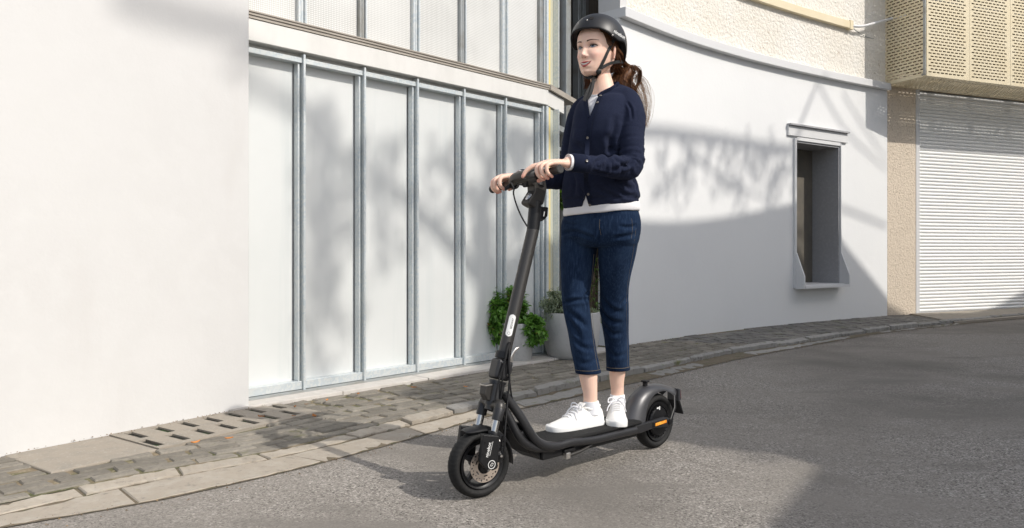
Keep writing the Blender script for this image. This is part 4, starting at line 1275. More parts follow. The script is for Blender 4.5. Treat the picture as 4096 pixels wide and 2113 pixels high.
m = MB(); m.tube([AX(0.507), AX(0.532)], 0.0335, 28); m.build("clamp_ring", BLK, scooter, smooth=True)
for f_, h_ in ((0.016, 0.492), (0.012, 0.461), (-0.018, 0.452)):
    p = AX(h_) + LATR * 0.0335 + FWDR * f_
    m = MB(); m.lathe(p, LATR, [(-.002, .001), (0, .0052), (.0025, .0045), (.003, .001)], 14); m.build("latch_bolt", SILV, latch, smooth=True)
lv = crom([z3(712, 205, .028), z3(708, 170, .03), z3(722, 130, .032), z3(745, 98, .034), z3(768, 84, .034)], 6)
k = len(lv); m = MB(); m.tube(lv, [(0.0035, 0.010 * (1 - 0.6 * i / k)) for i in range(k)], 12, up=E2); m.build("latch_lever", SILV, latch, smooth=True)
m = MB(); m.prism([z3(x, y, .022) for x, y in [(690, 180), (712, 180), (716, 260), (708, 300), (690, 290)]], E2 * -0.03); m.build("latch_bracket", GREY_D, latch, bevel=0.003, fix=True)
p0 = AX(0.525); p1 = SX(1341 * DS, 578 * DS, 0); p2 = SX(1347 * DS, 508 * DS, 0)
m = MB(); m.tube([p0, p1], 0.0250, 36); stem = m.build("stem", GREY, scooter, smooth=True)
m = MB(); m.tube([p1, p1 + (p2 - p1) * 1.02], 0.0255, 32)
collar = m.build("stem_collar", BLK, scooter, smooth=True)
hk = [SX(1357 * DS, 520 * DS, 0), SX(1375 * DS, 522 * DS, 0), SX(1373 * DS, 545 * DS, 0), SX(1362 * DS, 556 * DS, 0), SX(1352 * DS, 558 * DS, 0), SX(1354 * DS, 535 * DS, 0)]
m = MB(); m.prism([p - E2 * 0.012 for p in hk], E2 * 0.024); m.build("folding_hook", BLK_M, collar, bevel=0.004, fix=True)
m = MB(); m.tube([SX(1369 * DS, 533 * DS, .0125), SX(1367 * DS, 545 * DS, .0125)], 0.0035, 8); m.build("hook_slot", SILV, collar)
# sticker wrapped round the stem
sd = (p1 - p0).normalized(); smid = SX(1291 * DS, 823 * DS, 0); smid = p0 + sd * (smid - p0).dot(sd)
toc = (Vector((0, 0, HC)) - smid); toc = (toc - sd * toc.dot(sd)).normalized()
toc = (toc + sd.cross(toc) * -0.02).normalized(); tside = sd.cross(toc)
def wrap(u, v, r=0.0254):
    a = u / r
    return smid + sd * v + (toc * math.cos(a) + tside * math.sin(a)) * r
m = MB(); hw, hl = 0.0135, 0.044
rows = []
for i in range(25):
    v = -hl + 2 * hl * i / 24
    e = max(0, abs(v) - (hl - hw)); w_ = math.sqrt(max(hw * hw - e * e, 1e-8))
    rows.append([wrap(-w_ + 2 * w_ * j / 8, v) for j in range(9)])
m.v = [tuple(p) for r_w in rows for p in r_w]
for i in range(24):
    for j in range(8):
        m.f.append((i * 9 + j, i * 9 + j + 1, (i + 1) * 9 + j + 1, (i + 1) * 9 + j)); m.mi.append(0)
stick = m.build("sticker", PRINT, stem, smooth=True)
me = text_mesh("SEGWAY", 0.0105, 0.0002)
for v in me.vertices:
    x, y = v.co.x, v.co.y
    v.co = wrap(0.004 + -y, x + 0.008, 0.0257)
me.materials.clear(); link("lettering", me, INK, stick)
m = MB(); 
for k in range(20):
    a = 2 * math.pi * k / 20; b = 2 * math.pi * (k + 1) / 20
    m.add([wrap(0.0055 * math.cos(a), -0.031 + 0.0055 * math.sin(a), .0257), wrap(0.0055 * math.cos(b), -0.031 + 0.0055 * math.sin(b), .0257), wrap(0.0045 * math.cos(b), -0.031 + 0.0045 * math.sin(b), .0257), wrap(0.0045 * math.cos(a), -0.031 + 0.0045 * math.sin(a), .0257)], [(0, 1, 2, 3)])
m.build("sticker_logo", INK, stick)

# ---- handlebar
BN = Vector(((2242 - 2048) / FPX * 2.90, 2.90, HC + (HZ - 676) / FPX * 2.90))      # near end (rider's left)
BF = Vector(((1968 - 2048) / FPX * 3.31, 3.31, HC + (HZ - 758) / FPX * 3.31))      # far end (rider's right)
BX = (BN - BF); BL = BX.length; BX = BX / BL                                        # outward towards the near end
BB = UZ.cross(BX); BB = (BB - BX * BB.dot(BX)).normalized()                          # which side? make it point back to the rider
if BB.dot(E1) > 0: BB = -BB
BU = BX.cross(BB); 
if BU.z < 0: BU = -BU
BC = (BN + BF) / 2
def HB(g, b, u): return BC + BX * g + BB * b + BU * u
m = MB(); m.tube([HB(-BL / 2 + 0.01, 0, 0), HB(BL / 2 - 0.01, 0, 0)], 0.0115, 20)
bar = m.build("handlebar", GREY, scooter, smooth=True)
for sgn in (-1, 1):
    e = BL / 2 * sgn
    m = MB(); m.lathe(HB(e, 0, 0), BX * -sgn, [(0, .001), (0, .0145), (.002, .0168), (.012, .0168), (.014, .0155), (.115, .0155), (.117, .0175), (.124, .0175), (.126, .012)], 28)
    m.build("grip", GRIPM, bar, smooth=True)
m = MB(); m.lathe(HB(-BL / 2 + .127, 0, 0), BX, [(0, .01), (0, .0205), (.034, .0215), (.036, .012)], 28); m.build("throttle_housing", GREY, bar, smooth=True)
m = MB(); m.lathe(HB(-BL / 2 + .165, 0, 0), BX, [(0, .012), (0, .026), (.010, .027), (.014, .024), (.014, .012)], 28); m.build("bell_ring", BLK, bar, smooth=True)
m = MB(); m.prism([HB(g, b, u) for g, b, u in [(-BL / 2 + .165, -.012, -.02), (-BL / 2 + .19, -.03, -.022), (-BL / 2 + .175, -.05, -.035), (-BL / 2 + .155, -.035, -.035)]], BU * 0.016); m.build("throttle_lever", BLK, bar, bevel=0.004, fix=True)
m = MB(); c_ = crom([HB(-BL / 2 + .18, -.012, .004), HB(-.03, -.018, .012), HB(.03, -.012, .012), HB(0.06, -.004, .006)], 6)
m.tube(c_, [(.0215, .019)] * len(c_), 20, up=BU); m.build("control_pod", GREY, bar, smooth=True)
m = MB(); m.lathe(HB(.085, 0, 0), BX, [(-.028, .012), (-.026, .022), (.02, .0225), (.023, .012)], 28); m.build("brake_perch", GREY_D, bar, smooth=True)
m = MB(); c_ = crom([HB(.055, -.022, .0), HB(.07, -.05, -.004), HB(.11, -.062, -.012), HB(.16, -.058, -.018)], 6); m.tube(c_, [(.006, .0045)] * len(c_), 10, up=BU); m.build("brake_lever", BLK, bar, smooth=True)
m = MB(); m.ball(HB(.03, .03, .026), (.026, .02, .014), 16, 10, (BX, BB, BU)); m.build("bell", BLK, bar, smooth=True)
m = MB(); m.prism([HB(g, b, u) for g, b, u in [(-.05, .03, .018), (.045, .03, .018), (.045, -.018, .026), (-.05, -.018, .026)]], BU * 0.010); m.build("display", BLK, bar, bevel=0.004, fix=True)
# neck: angular block that carries the bar, with the headlight at its chin
nk = [(2118, 640), (2178, 622), (2210, 755), (2195, 755), (2172, 822), (2136, 836), (2116, 820), (2112, 790), (2138, 760), (2135, 740), (2108, 715), (2100, 690)]
hw0 = 0.034
nb = [SX(x, y, 0.020) for x, y in [(2120, 722), (2180, 700), (2189, 754), (2176, 818), (2139, 832), (2116, 818), (2114, 806), (2140, 764), (2139, 745), (2128, 737)]]
m = MB(); m.prism(nb, E2 * -0.046)
neck = m.build("neck", GREY, scooter, bevel=0.006, seg=2, fix=True)
m = MB(); m.tube(crom([SX(2148, 745, 0), SX(2146, 722, -.004), BC - BU * 0.004], 5), [(0.030, 0.026)] * 11, 20, up=E2); m.build("bar_clamp", GREY_D, neck, smooth=True)
hl_o = SX(2122, 796, 0.012)
m = MB(); m.ball(hl_o - E2 * 0.012, (0.011, 0.018, 0.026), 20, 12, (E1, E2, (UZ * 0.95 - E1 * 0.3).normalized())); m.build("headlight", LENS, neck, smooth=True)
# brake cable
cb = crom([HB(-.055, -.03, .002), SX(2056, 752, .02), SX(2054, 775, .02), SX(2066, 820, .03), SX(2085, 865, .03), SX(2108, 905, .022)], 8)
m = MB(); m.tube(cb, 0.0032, 8); m.build("brake_cable", BLK_M, scooter, smooth=True)
for pts in ([(690, 50, .030), (672, 90, .034), (655, 180, .04), (622, 290, .04), (590, 420, .04), (575, 520, .04), (580, 600, .04)],
            [(690, 50, .030), (690, 120, .036), (685, 220, .045), (692, 330, .05), (680, 470, .055), (665, 640, .07), (652, 800, .085), (650, 890, .09), (640, 960, .088)],
            [(685, 70, .032), (690, 220, .04), (695, 380, .045), (712, 500, .045), (735, 600, .05)],
            [(685, 60, .03), (668, 130, .036), (640, 260, .04), (628, 400, .04), (610, 540, .03)]):
    m = MB(); m.tube(crom([z3(*p) for p in pts], 8), 0.0034, 8); m.build("cable", BLK_M, scooter, smooth=True)
m = MB(); m.lathe(z3(690, 52, .028), E2, [(-.004, .001), (-.004, .008), (.003, .007), (.004, .001)], 14); m.build("cable_port", BLK, stem, smooth=True)

# ---- frame and deck
def mirror(path_fn, pts, r, name, m_, both=True, flat=None):
    out = []
    for sgn in (1, -1):
        P_ = []
        for (s_, l_, h_) in pts: P_.append(S(s_, l_ * sgn, h_))
        mb = MB(); c_ = crom(P_, 6)
        rad = r if not isinstance(r, list) else [tuple(np.array([np.interp(i / (len(c_) - 1), np.linspace(0, 1, len(r)), [q[k] for q in r]) for k in range(2)])) for i in range(len(c_))]
        mb.tube(c_, rad, 18, up=E2)
        out.append(mb.build(name, m_, frame, smooth=True))
    return out
def SH_(p):   # world -> (s, h)
    d = p - R0; return d.dot(E1), d.z
m = MB(); m.frame_box(S(0, 0, 0), E1, E2, UZ, 0.205, 0.80, -0.066, 0.066, 0.096, 0.150)
m.prism([S(0.80, -0.06, 0.098), S(0.80, -0.06, 0.149), S(0.90, -0.052, 0.235), S(0.925, -0.05, 0.225), S(0.86, -0.056, 0.135)], E2 * 0.115)
frame = m.build("deck", BLK, scooter, bevel=0.008, seg=2, fix=True)
tube_px = [(648, 462, .026), (720, 562, .040), (790, 662, .056), (850, 762, .068), (905, 838, .074), (980, 882, .078), (1080, 886, .079), (1190, 858, .079)]
pts = []
for x, y, l in tube_px:
    s_, h_ = SH_(z3(x, y, l)); pts.append((s_, l, h_))
pts += [(0.52, .079, 0.137), (0.36, .079, 0.135), (0.24, .079, 0.133)]
mirror(None, pts, 0.0175, "side_rail", GREY_D)
low = []
for x, y, l in [(640, 560, .02), (700, 680, .035), (755, 790, .05), (820, 868, .058), (920, 905, .06), (1040, 905, .06)]:
    s_, h_ = SH_(z3(x, y, l)); low.append((s_, l, h_))
mirror(None, low, [(0.016, 0.014), (0.018, 0.016), (0.022, 0.018)], "lower_brace", GREY_D)
# rubber mat that sweeps up at the front
m = MB(); sec = [(0.20, .160), (0.30, .159), (0.55, .159), (0.74, .160), (0.80, .168), (0.85, .196), (0.885, .232), (0.90, .252)]
secd = crom([(a, b, 0) for a, b in sec], 6)
for (s_, h_, _) in secd:
    w_ = 0.079 if s_ < 0.78 else 0.079 - (s_ - 0.78) * 0.16
    for t in (-1, -0.96, 0.96, 1):
        m.v.append(tuple(S(s_, w_ * t, h_ - (0.006 if abs(t) == 1 else 0))))
for i in range(len(secd) - 1):
    for k in range(3):
        m.f.append((4 * i + k, 4 * i + k + 1, 4 * i + 5 + k, 4 * i + 4 + k)); m.mi.append(0)
mo = m.build("deck_mat", MATD, frame, smooth=True)
md = mo.modifiers.new("thick", 'SOLIDIFY'); md.thickness = 0.010; md.offset = -1
# rear arms with reflector
for sgn in (1, -1):
    q = [(0.30, .118), (0.30, .150), (0.215, .154), (0.10, .156), (0.02, .158), (-0.035, .143), (-0.04, .118), (-0.01, .110), (0.10, .120), (0.20, .112)]
    m = MB(); m.prism([S(a, sgn * 0.062, b) for a, b in q], E2 * sgn * 0.020)
    arm = m.build("rear_arm", GREY_D, frame, bevel=0.006, seg=2, fix=True)
    m = MB(); m.prism([S(a, sgn * 0.0821, b) for a, b in [(0.118, .125), (0.118, .149), (0.012, .152), (0.012, .128)]], E2 * sgn * 0.003); m.build("reflector_base", BLK_M, arm, bevel=0.002, seg=1, fix=True)
    m = MB(); m.prism([S(a, sgn * 0.0852, b) for a, b in [(0.103, .130), (0.103, .143), (0.020, .147), (0.020, .134)]], E2 * sgn * 0.003); m.build("reflector", ORNG, arm)
    m = MB(); m.lathe(S(-0.012, sgn * 0.082, .132), E2 * sgn, [(0, .001), (0, .013), (.006, .012), (.006, .001)], 20); m.build("axle_bolt", BLK, arm, smooth=True)
    m = MB(); m.tube([S(-0.018, sgn * 0.084, .138), S(-0.065, sgn * 0.074, .19), S(-0.095, sgn * 0.05, .238)], [(.0075, .003)] * 3, 10, up=E1); m.build("mudguard_stay", BLK, frame, smooth=True)
# rear wheel
RC = S(0, 0, WR)
m = MB(); m.lathe(RC, E2, [(-.046, .001), (-.046, .016), (-.036, .02), (-.034, .062), (-.026, .068), (.026, .068), (.034, .062), (.036, .02), (.046, .016), (.046, .001)], 56)
rw = m.build("rear_wheel", BLK, scooter, smooth=30)
tyre_mesh(RC, E2, WR, 0.062).build("tyre", RUB, rw, smooth=60, fix=True)
m = MB(); m.lathe(RC, E2, [(-.016, .069), (-.024, .076), (-.028, .090), (-.02, .090), (.02, .090), (.028, .090), (.024, .076), (.016, .069)], 72, closed=True); m.build("rim", BLK, rw, smooth=True, fix=True)
uu2 = E2.cross(UZ).normalized()
for k in range(24):
    a = 2 * math.pi * k / 24; d = uu2 * math.cos(a) + UZ * math.sin(a)
    m = MB(); m.lathe(RC + d * 0.071 + E2 * 0.031, E2, [(-.004, .001), (-.004, .0042), (.002, .0035), (.002, .001)], 8); m.build("spoke_bolt", BLK, rw)
m = MB(); lc = z4(1610, 610, .0365); m.frame_box(lc, E1, UZ, E2, -.011, -.003, -.008, .008, 0, .0006); m.frame_box(lc, E1, UZ, E2, -.001, .014, -.002, .005, 0, .0006); m.build("hub_label", PRINT, rw)
# rear mudguard with tail light, flap and hook
profr = [(9, .232, .064, .078), (15, .224, .062, .074), (22, .216, .059, .068), (30, .211, .056, .061), (42, .204, .052, .054), (54, .195, .049, .046), (68, .185, .047, .037), (82, .176, .046, .030), (96, .172, .045, .026), (108, .173, .044, .027), (120, .179, .042, .032), (132, .191, .039, .040), (140, .205, .036, .048)]
rf = fender(RC, E1, E2, profr, 0, 0, "rear_mudguard", GREY_F, scooter)
m = MB(); m.prism([S(-.150, -.034, .262), S(-.168, -.034, .258), S(-.172, -.034, .206), S(-.150, -.034, .200)], E2 * 0.068); m.build("tail_housing", GREY_F, rf, bevel=0.004, fix=True)
m = MB(); m.prism([S(-.1685, -.030, .256), S(-.173, -.030, .254), S(-.177, -.030, .212), S(-.1725, -.030, .210)], E2 * 0.060); m.build("tail_light", REDL, rf, bevel=0.0015, seg=1, fix=True)
m = MB(); m.prism([S(-.145, -.032, .205), S(-.160, -.032, .203), S(-.196, -.036, .135), S(-.188, -.036, .135)], E2 * 0.066); m.build("mud_flap", BLK_M, rf, fix=True)
m = MB(); m.frame_box(S(0.066, 0, .288), E1, E2, UZ, -.009, .009, -.009, .009, 0, .026); m.frame_box(S(0.066, 0, .3145), E1, E2, UZ, -.014, .012, -.016, .016, 0, .008); m.build("stem_hook", BLK_M, rf, bevel=0.002, seg=1)
# kickstand
m = MB(); m.frame_box(S(0.66, .07, .11), E1, E2, UZ, -.035, .03, -.05, .01, .0, .012); ks = m.build("kickstand", BLK, scooter, bevel=0.002, seg=1)
m = MB(); m.frame_box(S(0.672, .075, .085), E1, E2, UZ, -.012, .012, -.012, .010, 0, .025); m.build("pivot_block", SILV, ks, bevel=0.002, seg=1)
m = MB(); m.tube([S(.66, .078, .097), S(.60, .080, .102)], .008, 12); m.tube([S(.60, .080, .102), S(.535, .078, .113)], .0065, 12); m.build("stand_leg", GREY, ks, smooth=True)
m = MB(); m.tube([S(.545, .078, .1115), S(.53, .078, .1145)], .008, 12); m.build("stand_foot", BLK_M, ks, smooth=True)
# ================================================================== the rider
from mathutils import noise as mnoise
SKIN = attr_mat("skin", 0.48, subs=0.12, spec=0.35)
def cloth(name, base, var=None, bump=None, sheen=0.3, tint=(0.5, 0.55, 0.7)):
    m = mat(name, base, 0.95, var=var, bump=bump, spec=0.06)
    b = m.node_tree.nodes["Principled BSDF"]
    b.inputs["Sheen Weight"].default_value = sheen; b.inputs["Sheen Roughness"].default_value = 0.45
    b.inputs["Sheen Tint"].default_value = (*tint, 1)
    return m
NAVY = cloth("navy_knit", (0.0165, 0.0205, 0.040), var=[(350, (0.024, 0.029, 0.054), 0.45, 0.65), (5, (0.0135, 0.017, 0.034), 0.5, 0.8)], bump=[(420, 0.35, 0.0012), (60, 0.12, 0.002)], sheen=0.05)
NAVY_R = cloth("navy_rib", (0.012, 0.0155, 0.032), bump=[(300, 0.3, 0.002, 'noise', (3, 3, 0.2))], sheen=0.05)
TEE = cloth("white_cotton", (0.80, 0.79, 0.80), bump=[(30, 0.10, 0.004), (300, 0.1, 0.001)], sheen=0.0)
DENIM = cloth("dark_denim", (0.0105, 0.0215, 0.049), var=[(9, (0.028, 0.050, 0.097), 0.50, 0.75, 'noise', (1, 1, 0.35)), (190, (0.026, 0.047, 0.091), 0.48, 0.72, 'noise', (1, 1, 0.12)), (420, (0.007, 0.014, 0.032), 0.52, 0.7)],
              bump=[(500, 0.35, 0.0012), (14, 0.15, 0.008, 'noise', (1, 1, 0.5))], sheen=0.03, tint=(0.5, 0.65, 0.9))
DENIM_D = cloth("denim_hem", (0.008, 0.0165, 0.038), bump=[(400, 0.3, 0.001)], sheen=0.1)
THREAD = mat("tan_thread", (0.22, 0.18, 0.125), 0.8)
CANVAS = cloth("white_canvas", (0.83, 0.82, 0.79), bump=[(350, 0.2, 0.001), (40, 0.1, 0.003)], sheen=0.0)
SOLE = mat("white_rubber_sole", (0.82, 0.82, 0.80), 0.5)
SOCK = cloth("white_sock", (0.82, 0.82, 0.84), bump=[(280, 0.3, 0.001)], sheen=0.0)
HAIR = mat("brown_hair", (0.085, 0.034, 0.013), 0.5, var=[(60, (0.18, 0.075, 0.028), 0.45, 0.7), (140, (0.030, 0.014, 0.007), 0.5, 0.7)], spec=0.3)
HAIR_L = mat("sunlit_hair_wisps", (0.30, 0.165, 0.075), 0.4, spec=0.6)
HELM = mat("matte_black_shell", (0.018, 0.018, 0.019), 0.42, spec=0.45, rvar=0.04)
FOAM = mat("black_foam", (0.010, 0.009, 0.009), 0.9)
WEB = mat("black_webbing", (0.008, 0.008, 0.009), 0.75, bump=[(500, 0.4, 0.001)])
LIP = mat("lips", (0.42, 0.085, 0.08), 0.4)
LIP_D = mat("mouth_dark", (0.10, 0.025, 0.02), 0.5)
TOOTH = mat("teeth", (0.78, 0.75, 0.68), 0.25)
EYEW = mat("eye_white", (0.50, 0.47, 0.45), 0.2)
IRIS = mat("blue_grey_iris", (0.10, 0.15, 0.22), 0.15)
PUPIL = mat("pupil", (0.006, 0.006, 0.006), 0.1)
BROW = mat("eyebrow_hair", (0.085, 0.042, 0.022), 0.7)
BUTTON = mat("shell_button", (0.16, 0.14, 0.12), 0.25, coat=0.8)

PSI = R(32)
LA = Vector((math.cos(PSI), -math.sin(PSI), 0)); FA_ = Vector((-math.sin(PSI), -math.cos(PSI), 0))

def loft(mb, rings, n=40, k=5):
    """rings: (center, lateral axis, forward axis, half width, half depth); closed solid"""
    dat = crom([[*c, *a, *f, A, B] for c, a, f, A, B in rings], k)
    m = len(dat)
    vs_ = []
    for d in dat:
        c = Vector(d[0:3]); a = Vector(d[3:6]); f = Vector(d[6:9]); A, B = d[9], d[10]
        for i in range(n):
            t = 2 * math.pi * i / n
            cs, sn = math.cos(t), math.sin(t)
            e = 0.92
            vs_.append(c + a * (A * math.copysign(abs(cs) ** e, cs)) + f * (B * math.copysign(abs(sn) ** e, sn)))
    up = (Vector(dat[-1][0:3]) - Vector(dat[0][0:3])); flip = Vector(dat[0][3:6]).cross(Vector(dat[0][6:9])).dot(up) < 0
    fs = []
    for i in range(m - 1):
        for j in range(n):
            j2 = (j + 1) % n
            q = (i * n + j, i * n + j2, (i + 1) * n + j2, (i + 1) * n + j)
            fs.append(q[::-1] if flip else q)
    a_ = tuple(range(n)); b_2 = tuple((m - 1) * n + j for j in range(n))
    fs.append(a_ if flip else a_[::-1]); fs.append(b_2[::-1] if flip else b_2)
    return mb.add(vs_, fs)

def rp(yd, xl, xr, Y, B, psi=PSI, grow=0.0, tilt=0.0):
    """ring whose silhouette spans xl..xr of the picture at depth Y, for a body turned by psi"""
    xc = (xl + xr) / 2
    phi = math.atan((xc * DS - 2048) / FPX); rho = psi - phi
    hw = (xr - xl) / 2 * DS / FPX * Y
    A = math.sqrt(max(hw * hw - (B * math.sin(rho)) ** 2, 1e-5)) / math.cos(rho)
    a = Vector((math.cos(psi), -math.sin(psi), tilt)); f = Vector((-math.sin(psi), -math.cos(psi), 0))
    return (P(xc, yd, Y), a, f, A + grow, B + grow)

def limb(mb, pts, radii, n=20, k=5, ends=True):
    d = crom([[*p, r] for p, r in zip(pts, radii)], k)
    mb.tube([Vector(q[:3]) for q in d], [q[3] for q in d], n)
    if ends:
        mb.ball(Vector(d[0][:3]), d[0][3] * 0.999, 16, 10); mb.ball(Vector(d[-1][:3]), d[-1][3] * 0.999, 16, 10)
    return mb

def remesh(mb, voxel, smooth=4, fac=0.5, name="m"):
    me = mb.mesh(name)
    o = bpy.data.objects.new("tmp", me); col.objects.link(o)
    r = o.modifiers.new("r", 'REMESH'); r.mode = 'VOXEL'; r.voxel_size = voxel
    if smooth:
        s = o.modifiers.new("s", 'SMOOTH'); s.iterations = smooth; s.factor = fac
    dg = bpy.context.evaluated_depsgraph_get(); dg.update()
    out = bpy.data.meshes.new_from_object(o.evaluated_get(dg))
    bpy.data.objects.remove(o); bpy.data.meshes.remove(me)
    out.materials.clear()
    return out
def get_co(me):
    a = np.empty(len(me.vertices) * 3, np.float64); me.vertices.foreach_get("co", a); return a.reshape(-1, 3)
def set_co(me, a):
    me.vertices.foreach_set("co", np.ascontiguousarray(a, dtype=np.float32).ravel()); me.update()
def get_no(me):
    a = np.empty(len(me.vertices) * 3, np.float32); me.vertex_normals.foreach_get("vector", a); return a.reshape(-1, 3).astype(np.float64)
def bvh_of(me):
    a = get_co(me); return BVHTree.FromPolygons([tuple(v) for v in a], [tuple(p.vertices) for p in me.polygons])
EYE = Vector((0, 0, HC))
def shoot(bvh, xd, yd, off=0.0, dflt=3.3):
    """first surface point seen at picture pixel (xd, yd), lifted by off towards the camera"""
    d = (P(xd, yd, 3.0) - EYE).normalized()
    h = bvh.ray_cast(EYE, d)
    if h[0] is None: return P(xd, yd, dflt)
    return h[0] - d * off
def px_of(a):
    """picture coordinates of an array of world points"""
    return np.stack([(a[:, 0] / a[:, 1] * FPX + 2048) / DS, (HZ - (a[:, 2] - HC) / a[:, 1] * FPX) / DS], 1)
def inpoly(p, poly):
    x, y = p[:, 0], p[:, 1]; r = np.zeros(len(p), bool); n = len(poly)
    for i in range(n):
        x0, y0 = poly[i]; x1, y1 = poly[(i + 1) % n]
        c = ((y0 > y) != (y1 > y)) & (x < (x1 - x0) * (y - y0) / (y1 - y0 + 1e-12) + x0)
        r ^= c
    return r
def creases(me, bvh, lines, facing=True):
    """push folds into a garment: lines of ((x,y),(x,y),(x,y)...), amplitude, width"""
    co = get_co(me); no = get_no(me); acc = np.zeros(len(co))
    for pts, amp, wd in lines:
        W = [np.array(shoot(bvh, *p)) for p in pts]
        W = crom(W, 6)
        best = np.full(len(co), 9.0)
        tt = np.zeros(len(co))
        L = len(W) - 1
        for i in range(L):
            a, b = W[i], W[i + 1]; ab = b - a; q = co - a
            t = np.clip((q @ ab) / max(ab @ ab, 1e-12), 0, 1)
            dd = np.linalg.norm(q - t[:, None] * ab, axis=1)
            m_ = dd < best; best[m_] = dd[m_]; tt[m_] = (i + t[m_]) / L
        env = np.sin(np.pi * np.clip(tt * 0.9 + 0.05, 0, 1)) ** 0.6
        # a valley flanked by a soft ridge
        g = np.exp(-(best / wd) ** 2) - 0.55 * np.exp(-((best - 1.9 * wd) / (1.1 * wd)) ** 2)
        acc -= amp * g * env
    set_co(me, co + no * acc[:, None] * 1.35)
def wrinkle(me, amp, sc, stretch=(1, 1, 1), seed=0.0):
    co = get_co(me); no = get_no(me)
    d = np.array([mnoise.noise(Vector((c[0] * sc * stretch[0] + seed, c[1] * sc * stretch[1], c[2] * sc * stretch[2]))) for c in co])
    set_co(me, co + no * (amp * d)[:, None])
def smooth_all(me):
    me.polygons.foreach_set("use_smooth", [True] * len(me.polygons))

person = empty("person", Vector((0.36, 3.34, 0.16)), "woman in navy cardigan and cropped jeans riding the scooter, holding its handlebar", "person")

# ------------------------------------------------------------------ head shape
YAW = R(40)
HF = Vector((-math.sin(YAW), -math.cos(YAW), 0)); HL = Vector((math.cos(YAW), -math.sin(YAW), 0))
HO = Vector((0.3617, 3.30, 1.775))
HS = 1.0
def H(x, y, z): return HO + HL * (x * 1.06) + HF * (y * 1.06) + UZ * (z if z > 0 else z * .92)
hz_ = [-.126, -.121, -.112, -.098, -.080, -.058, -.032, 0, .03, .055, .085, .108, .118, .123]
hw_ = [.014, .026, .037, .0465, .0545, .0625, .0675, .070, .0715, .070, .061, .042, .025, .008]
hf_ = [.064, .073, .0795, .083, .0855, .0865, .0865, .086, .0900, .086, .070, .044, .022, .0]
hb_ = [.034, .020, .002, -.020, -.048, -.074, -.092, -.101, -.104, -.103, -.092, -.070, -.050, -.03]
hc_ = [.045, .040, .030, .018, .006, -.004, -.008, -.01, -.01, -.01, -.01, -.012, -.014, -.014]
def g2(x, z, cx, cz, sx, sz): return math.exp(-((x - cx) / sx) ** 2 - ((z - cz) / sz) ** 2)
def feat(x, z):
    ax = abs(x); d = 0.0
    # nose ridge
    nh = float(np.interp(z, [-.056, -.050, -.044, -.038, -.030, -.018, -.004, .010, .020], [0, .007, .0175, .0215, .0185, .0125, .0070, .0025, 0]))
    ns = float(np.interp(z, [-.056, -.044, -.030, -.004, .02], [.0095, .0095, .0075, .0062, .007]))
    d += nh * math.exp(-(x / ns) ** 2)
    d += .0062 * g2(ax, z, .0118, -.0445, .0052, .0062)
    d -= .0100 * g2(ax, z, .030, -.001, .0165, .0105)
    d -= .0040 * g2(ax, z, .013, .002, .006, .010)
    d += .0035 * g2(ax, z, .028, .022, .022, .007)
    d += .0055 * g2(ax, z, .040, -.036, .020, .017)
    d -= .0025 * g2(ax, z, .030, -.066, .008, .014)
    d += .0050 * g2(x, z, 0, -.0705, .018, .0045)
    d += .0062 * g2(x, z, 0, -.0885, .015, .0050)
    d -= .0030 * g2(x, z, 0, -.0985, .016, .005)
    d += .0062 * g2(x, z, 0, -.1130, .015, .010)
    d += .0020 * g2(ax, z, .031, .0075, .014, .0028)
    return d
def face_y(x, z):
    w = np.interp(z, hz_, hw_); yf = np.interp(z, hz_, hf_); yc = np.interp(z, hz_, hc_)
    u = min(abs(x) / w, 0.999)
    return yc + (yf - yc) * (1 - u ** 2.25) ** (1 / 2.25) + feat(x, z)
def head_grid(mb):
    zs = np.concatenate([np.linspace(-.126, .03, 105), np.linspace(.033, .123, 36)])
    n = 150; vs_ = []
    for z in zs:
        w = np.interp(z, hz_, hw_); yf = np.interp(z, hz_, hf_); yb = np.interp(z, hz_, hb_); yc = np.interp(z, hz_, hc_)
        for i in range(n):
            t = 2 * math.pi * i / n
            s_, c_ = math.sin(t), math.cos(t)
            e = 2 / 2.25 if c_ > 0 else 1.0
            x = w * math.copysign(abs(s_) ** e, s_)
            y = yc + (yf - yc if c_ > 0 else yc - yb) * math.copysign(abs(c_) ** e, c_)
            if c_ > 0.0: y += feat(x, z) * min(1, c_ * 3)
            vs_.append(H(x, y, z))
    fs = []
    m = len(zs)
    for i in range(m - 1):
        for j in range(n):
            j2 = (j + 1) % n
            fs.append((i * n + j, (i + 1) * n + j, (i + 1) * n + j2, i * n + j2))
    fs.append(tuple(range(n))); fs.append(tuple((m - 1) * n + j for j in range(n))[::-1])
    mb.add(vs_, fs)

# ------------------------------------------------------------------ joints
HG = {1: BL / 2 - 0.068, -1: BL / 2 - 0.092}
def hand_pt(sgn, g, b, u):
    """hand frame on the grip: g outwards along the bar, b back to the rider, u up"""
    return BC + BX * (sgn * (HG[sgn] + g)) + BB * b + BU * u
WR_L = hand_pt(1, 0.006, 0.088, 0.042); WR_R = hand_pt(-1, 0.006, 0.088, 0.042)
SHL = P(1594, 270, 3.20); SHR = P(1455, 280, 3.37)
ELL = P(1586, 424, 3.13); ELR = P(1424, 452, 3.43)

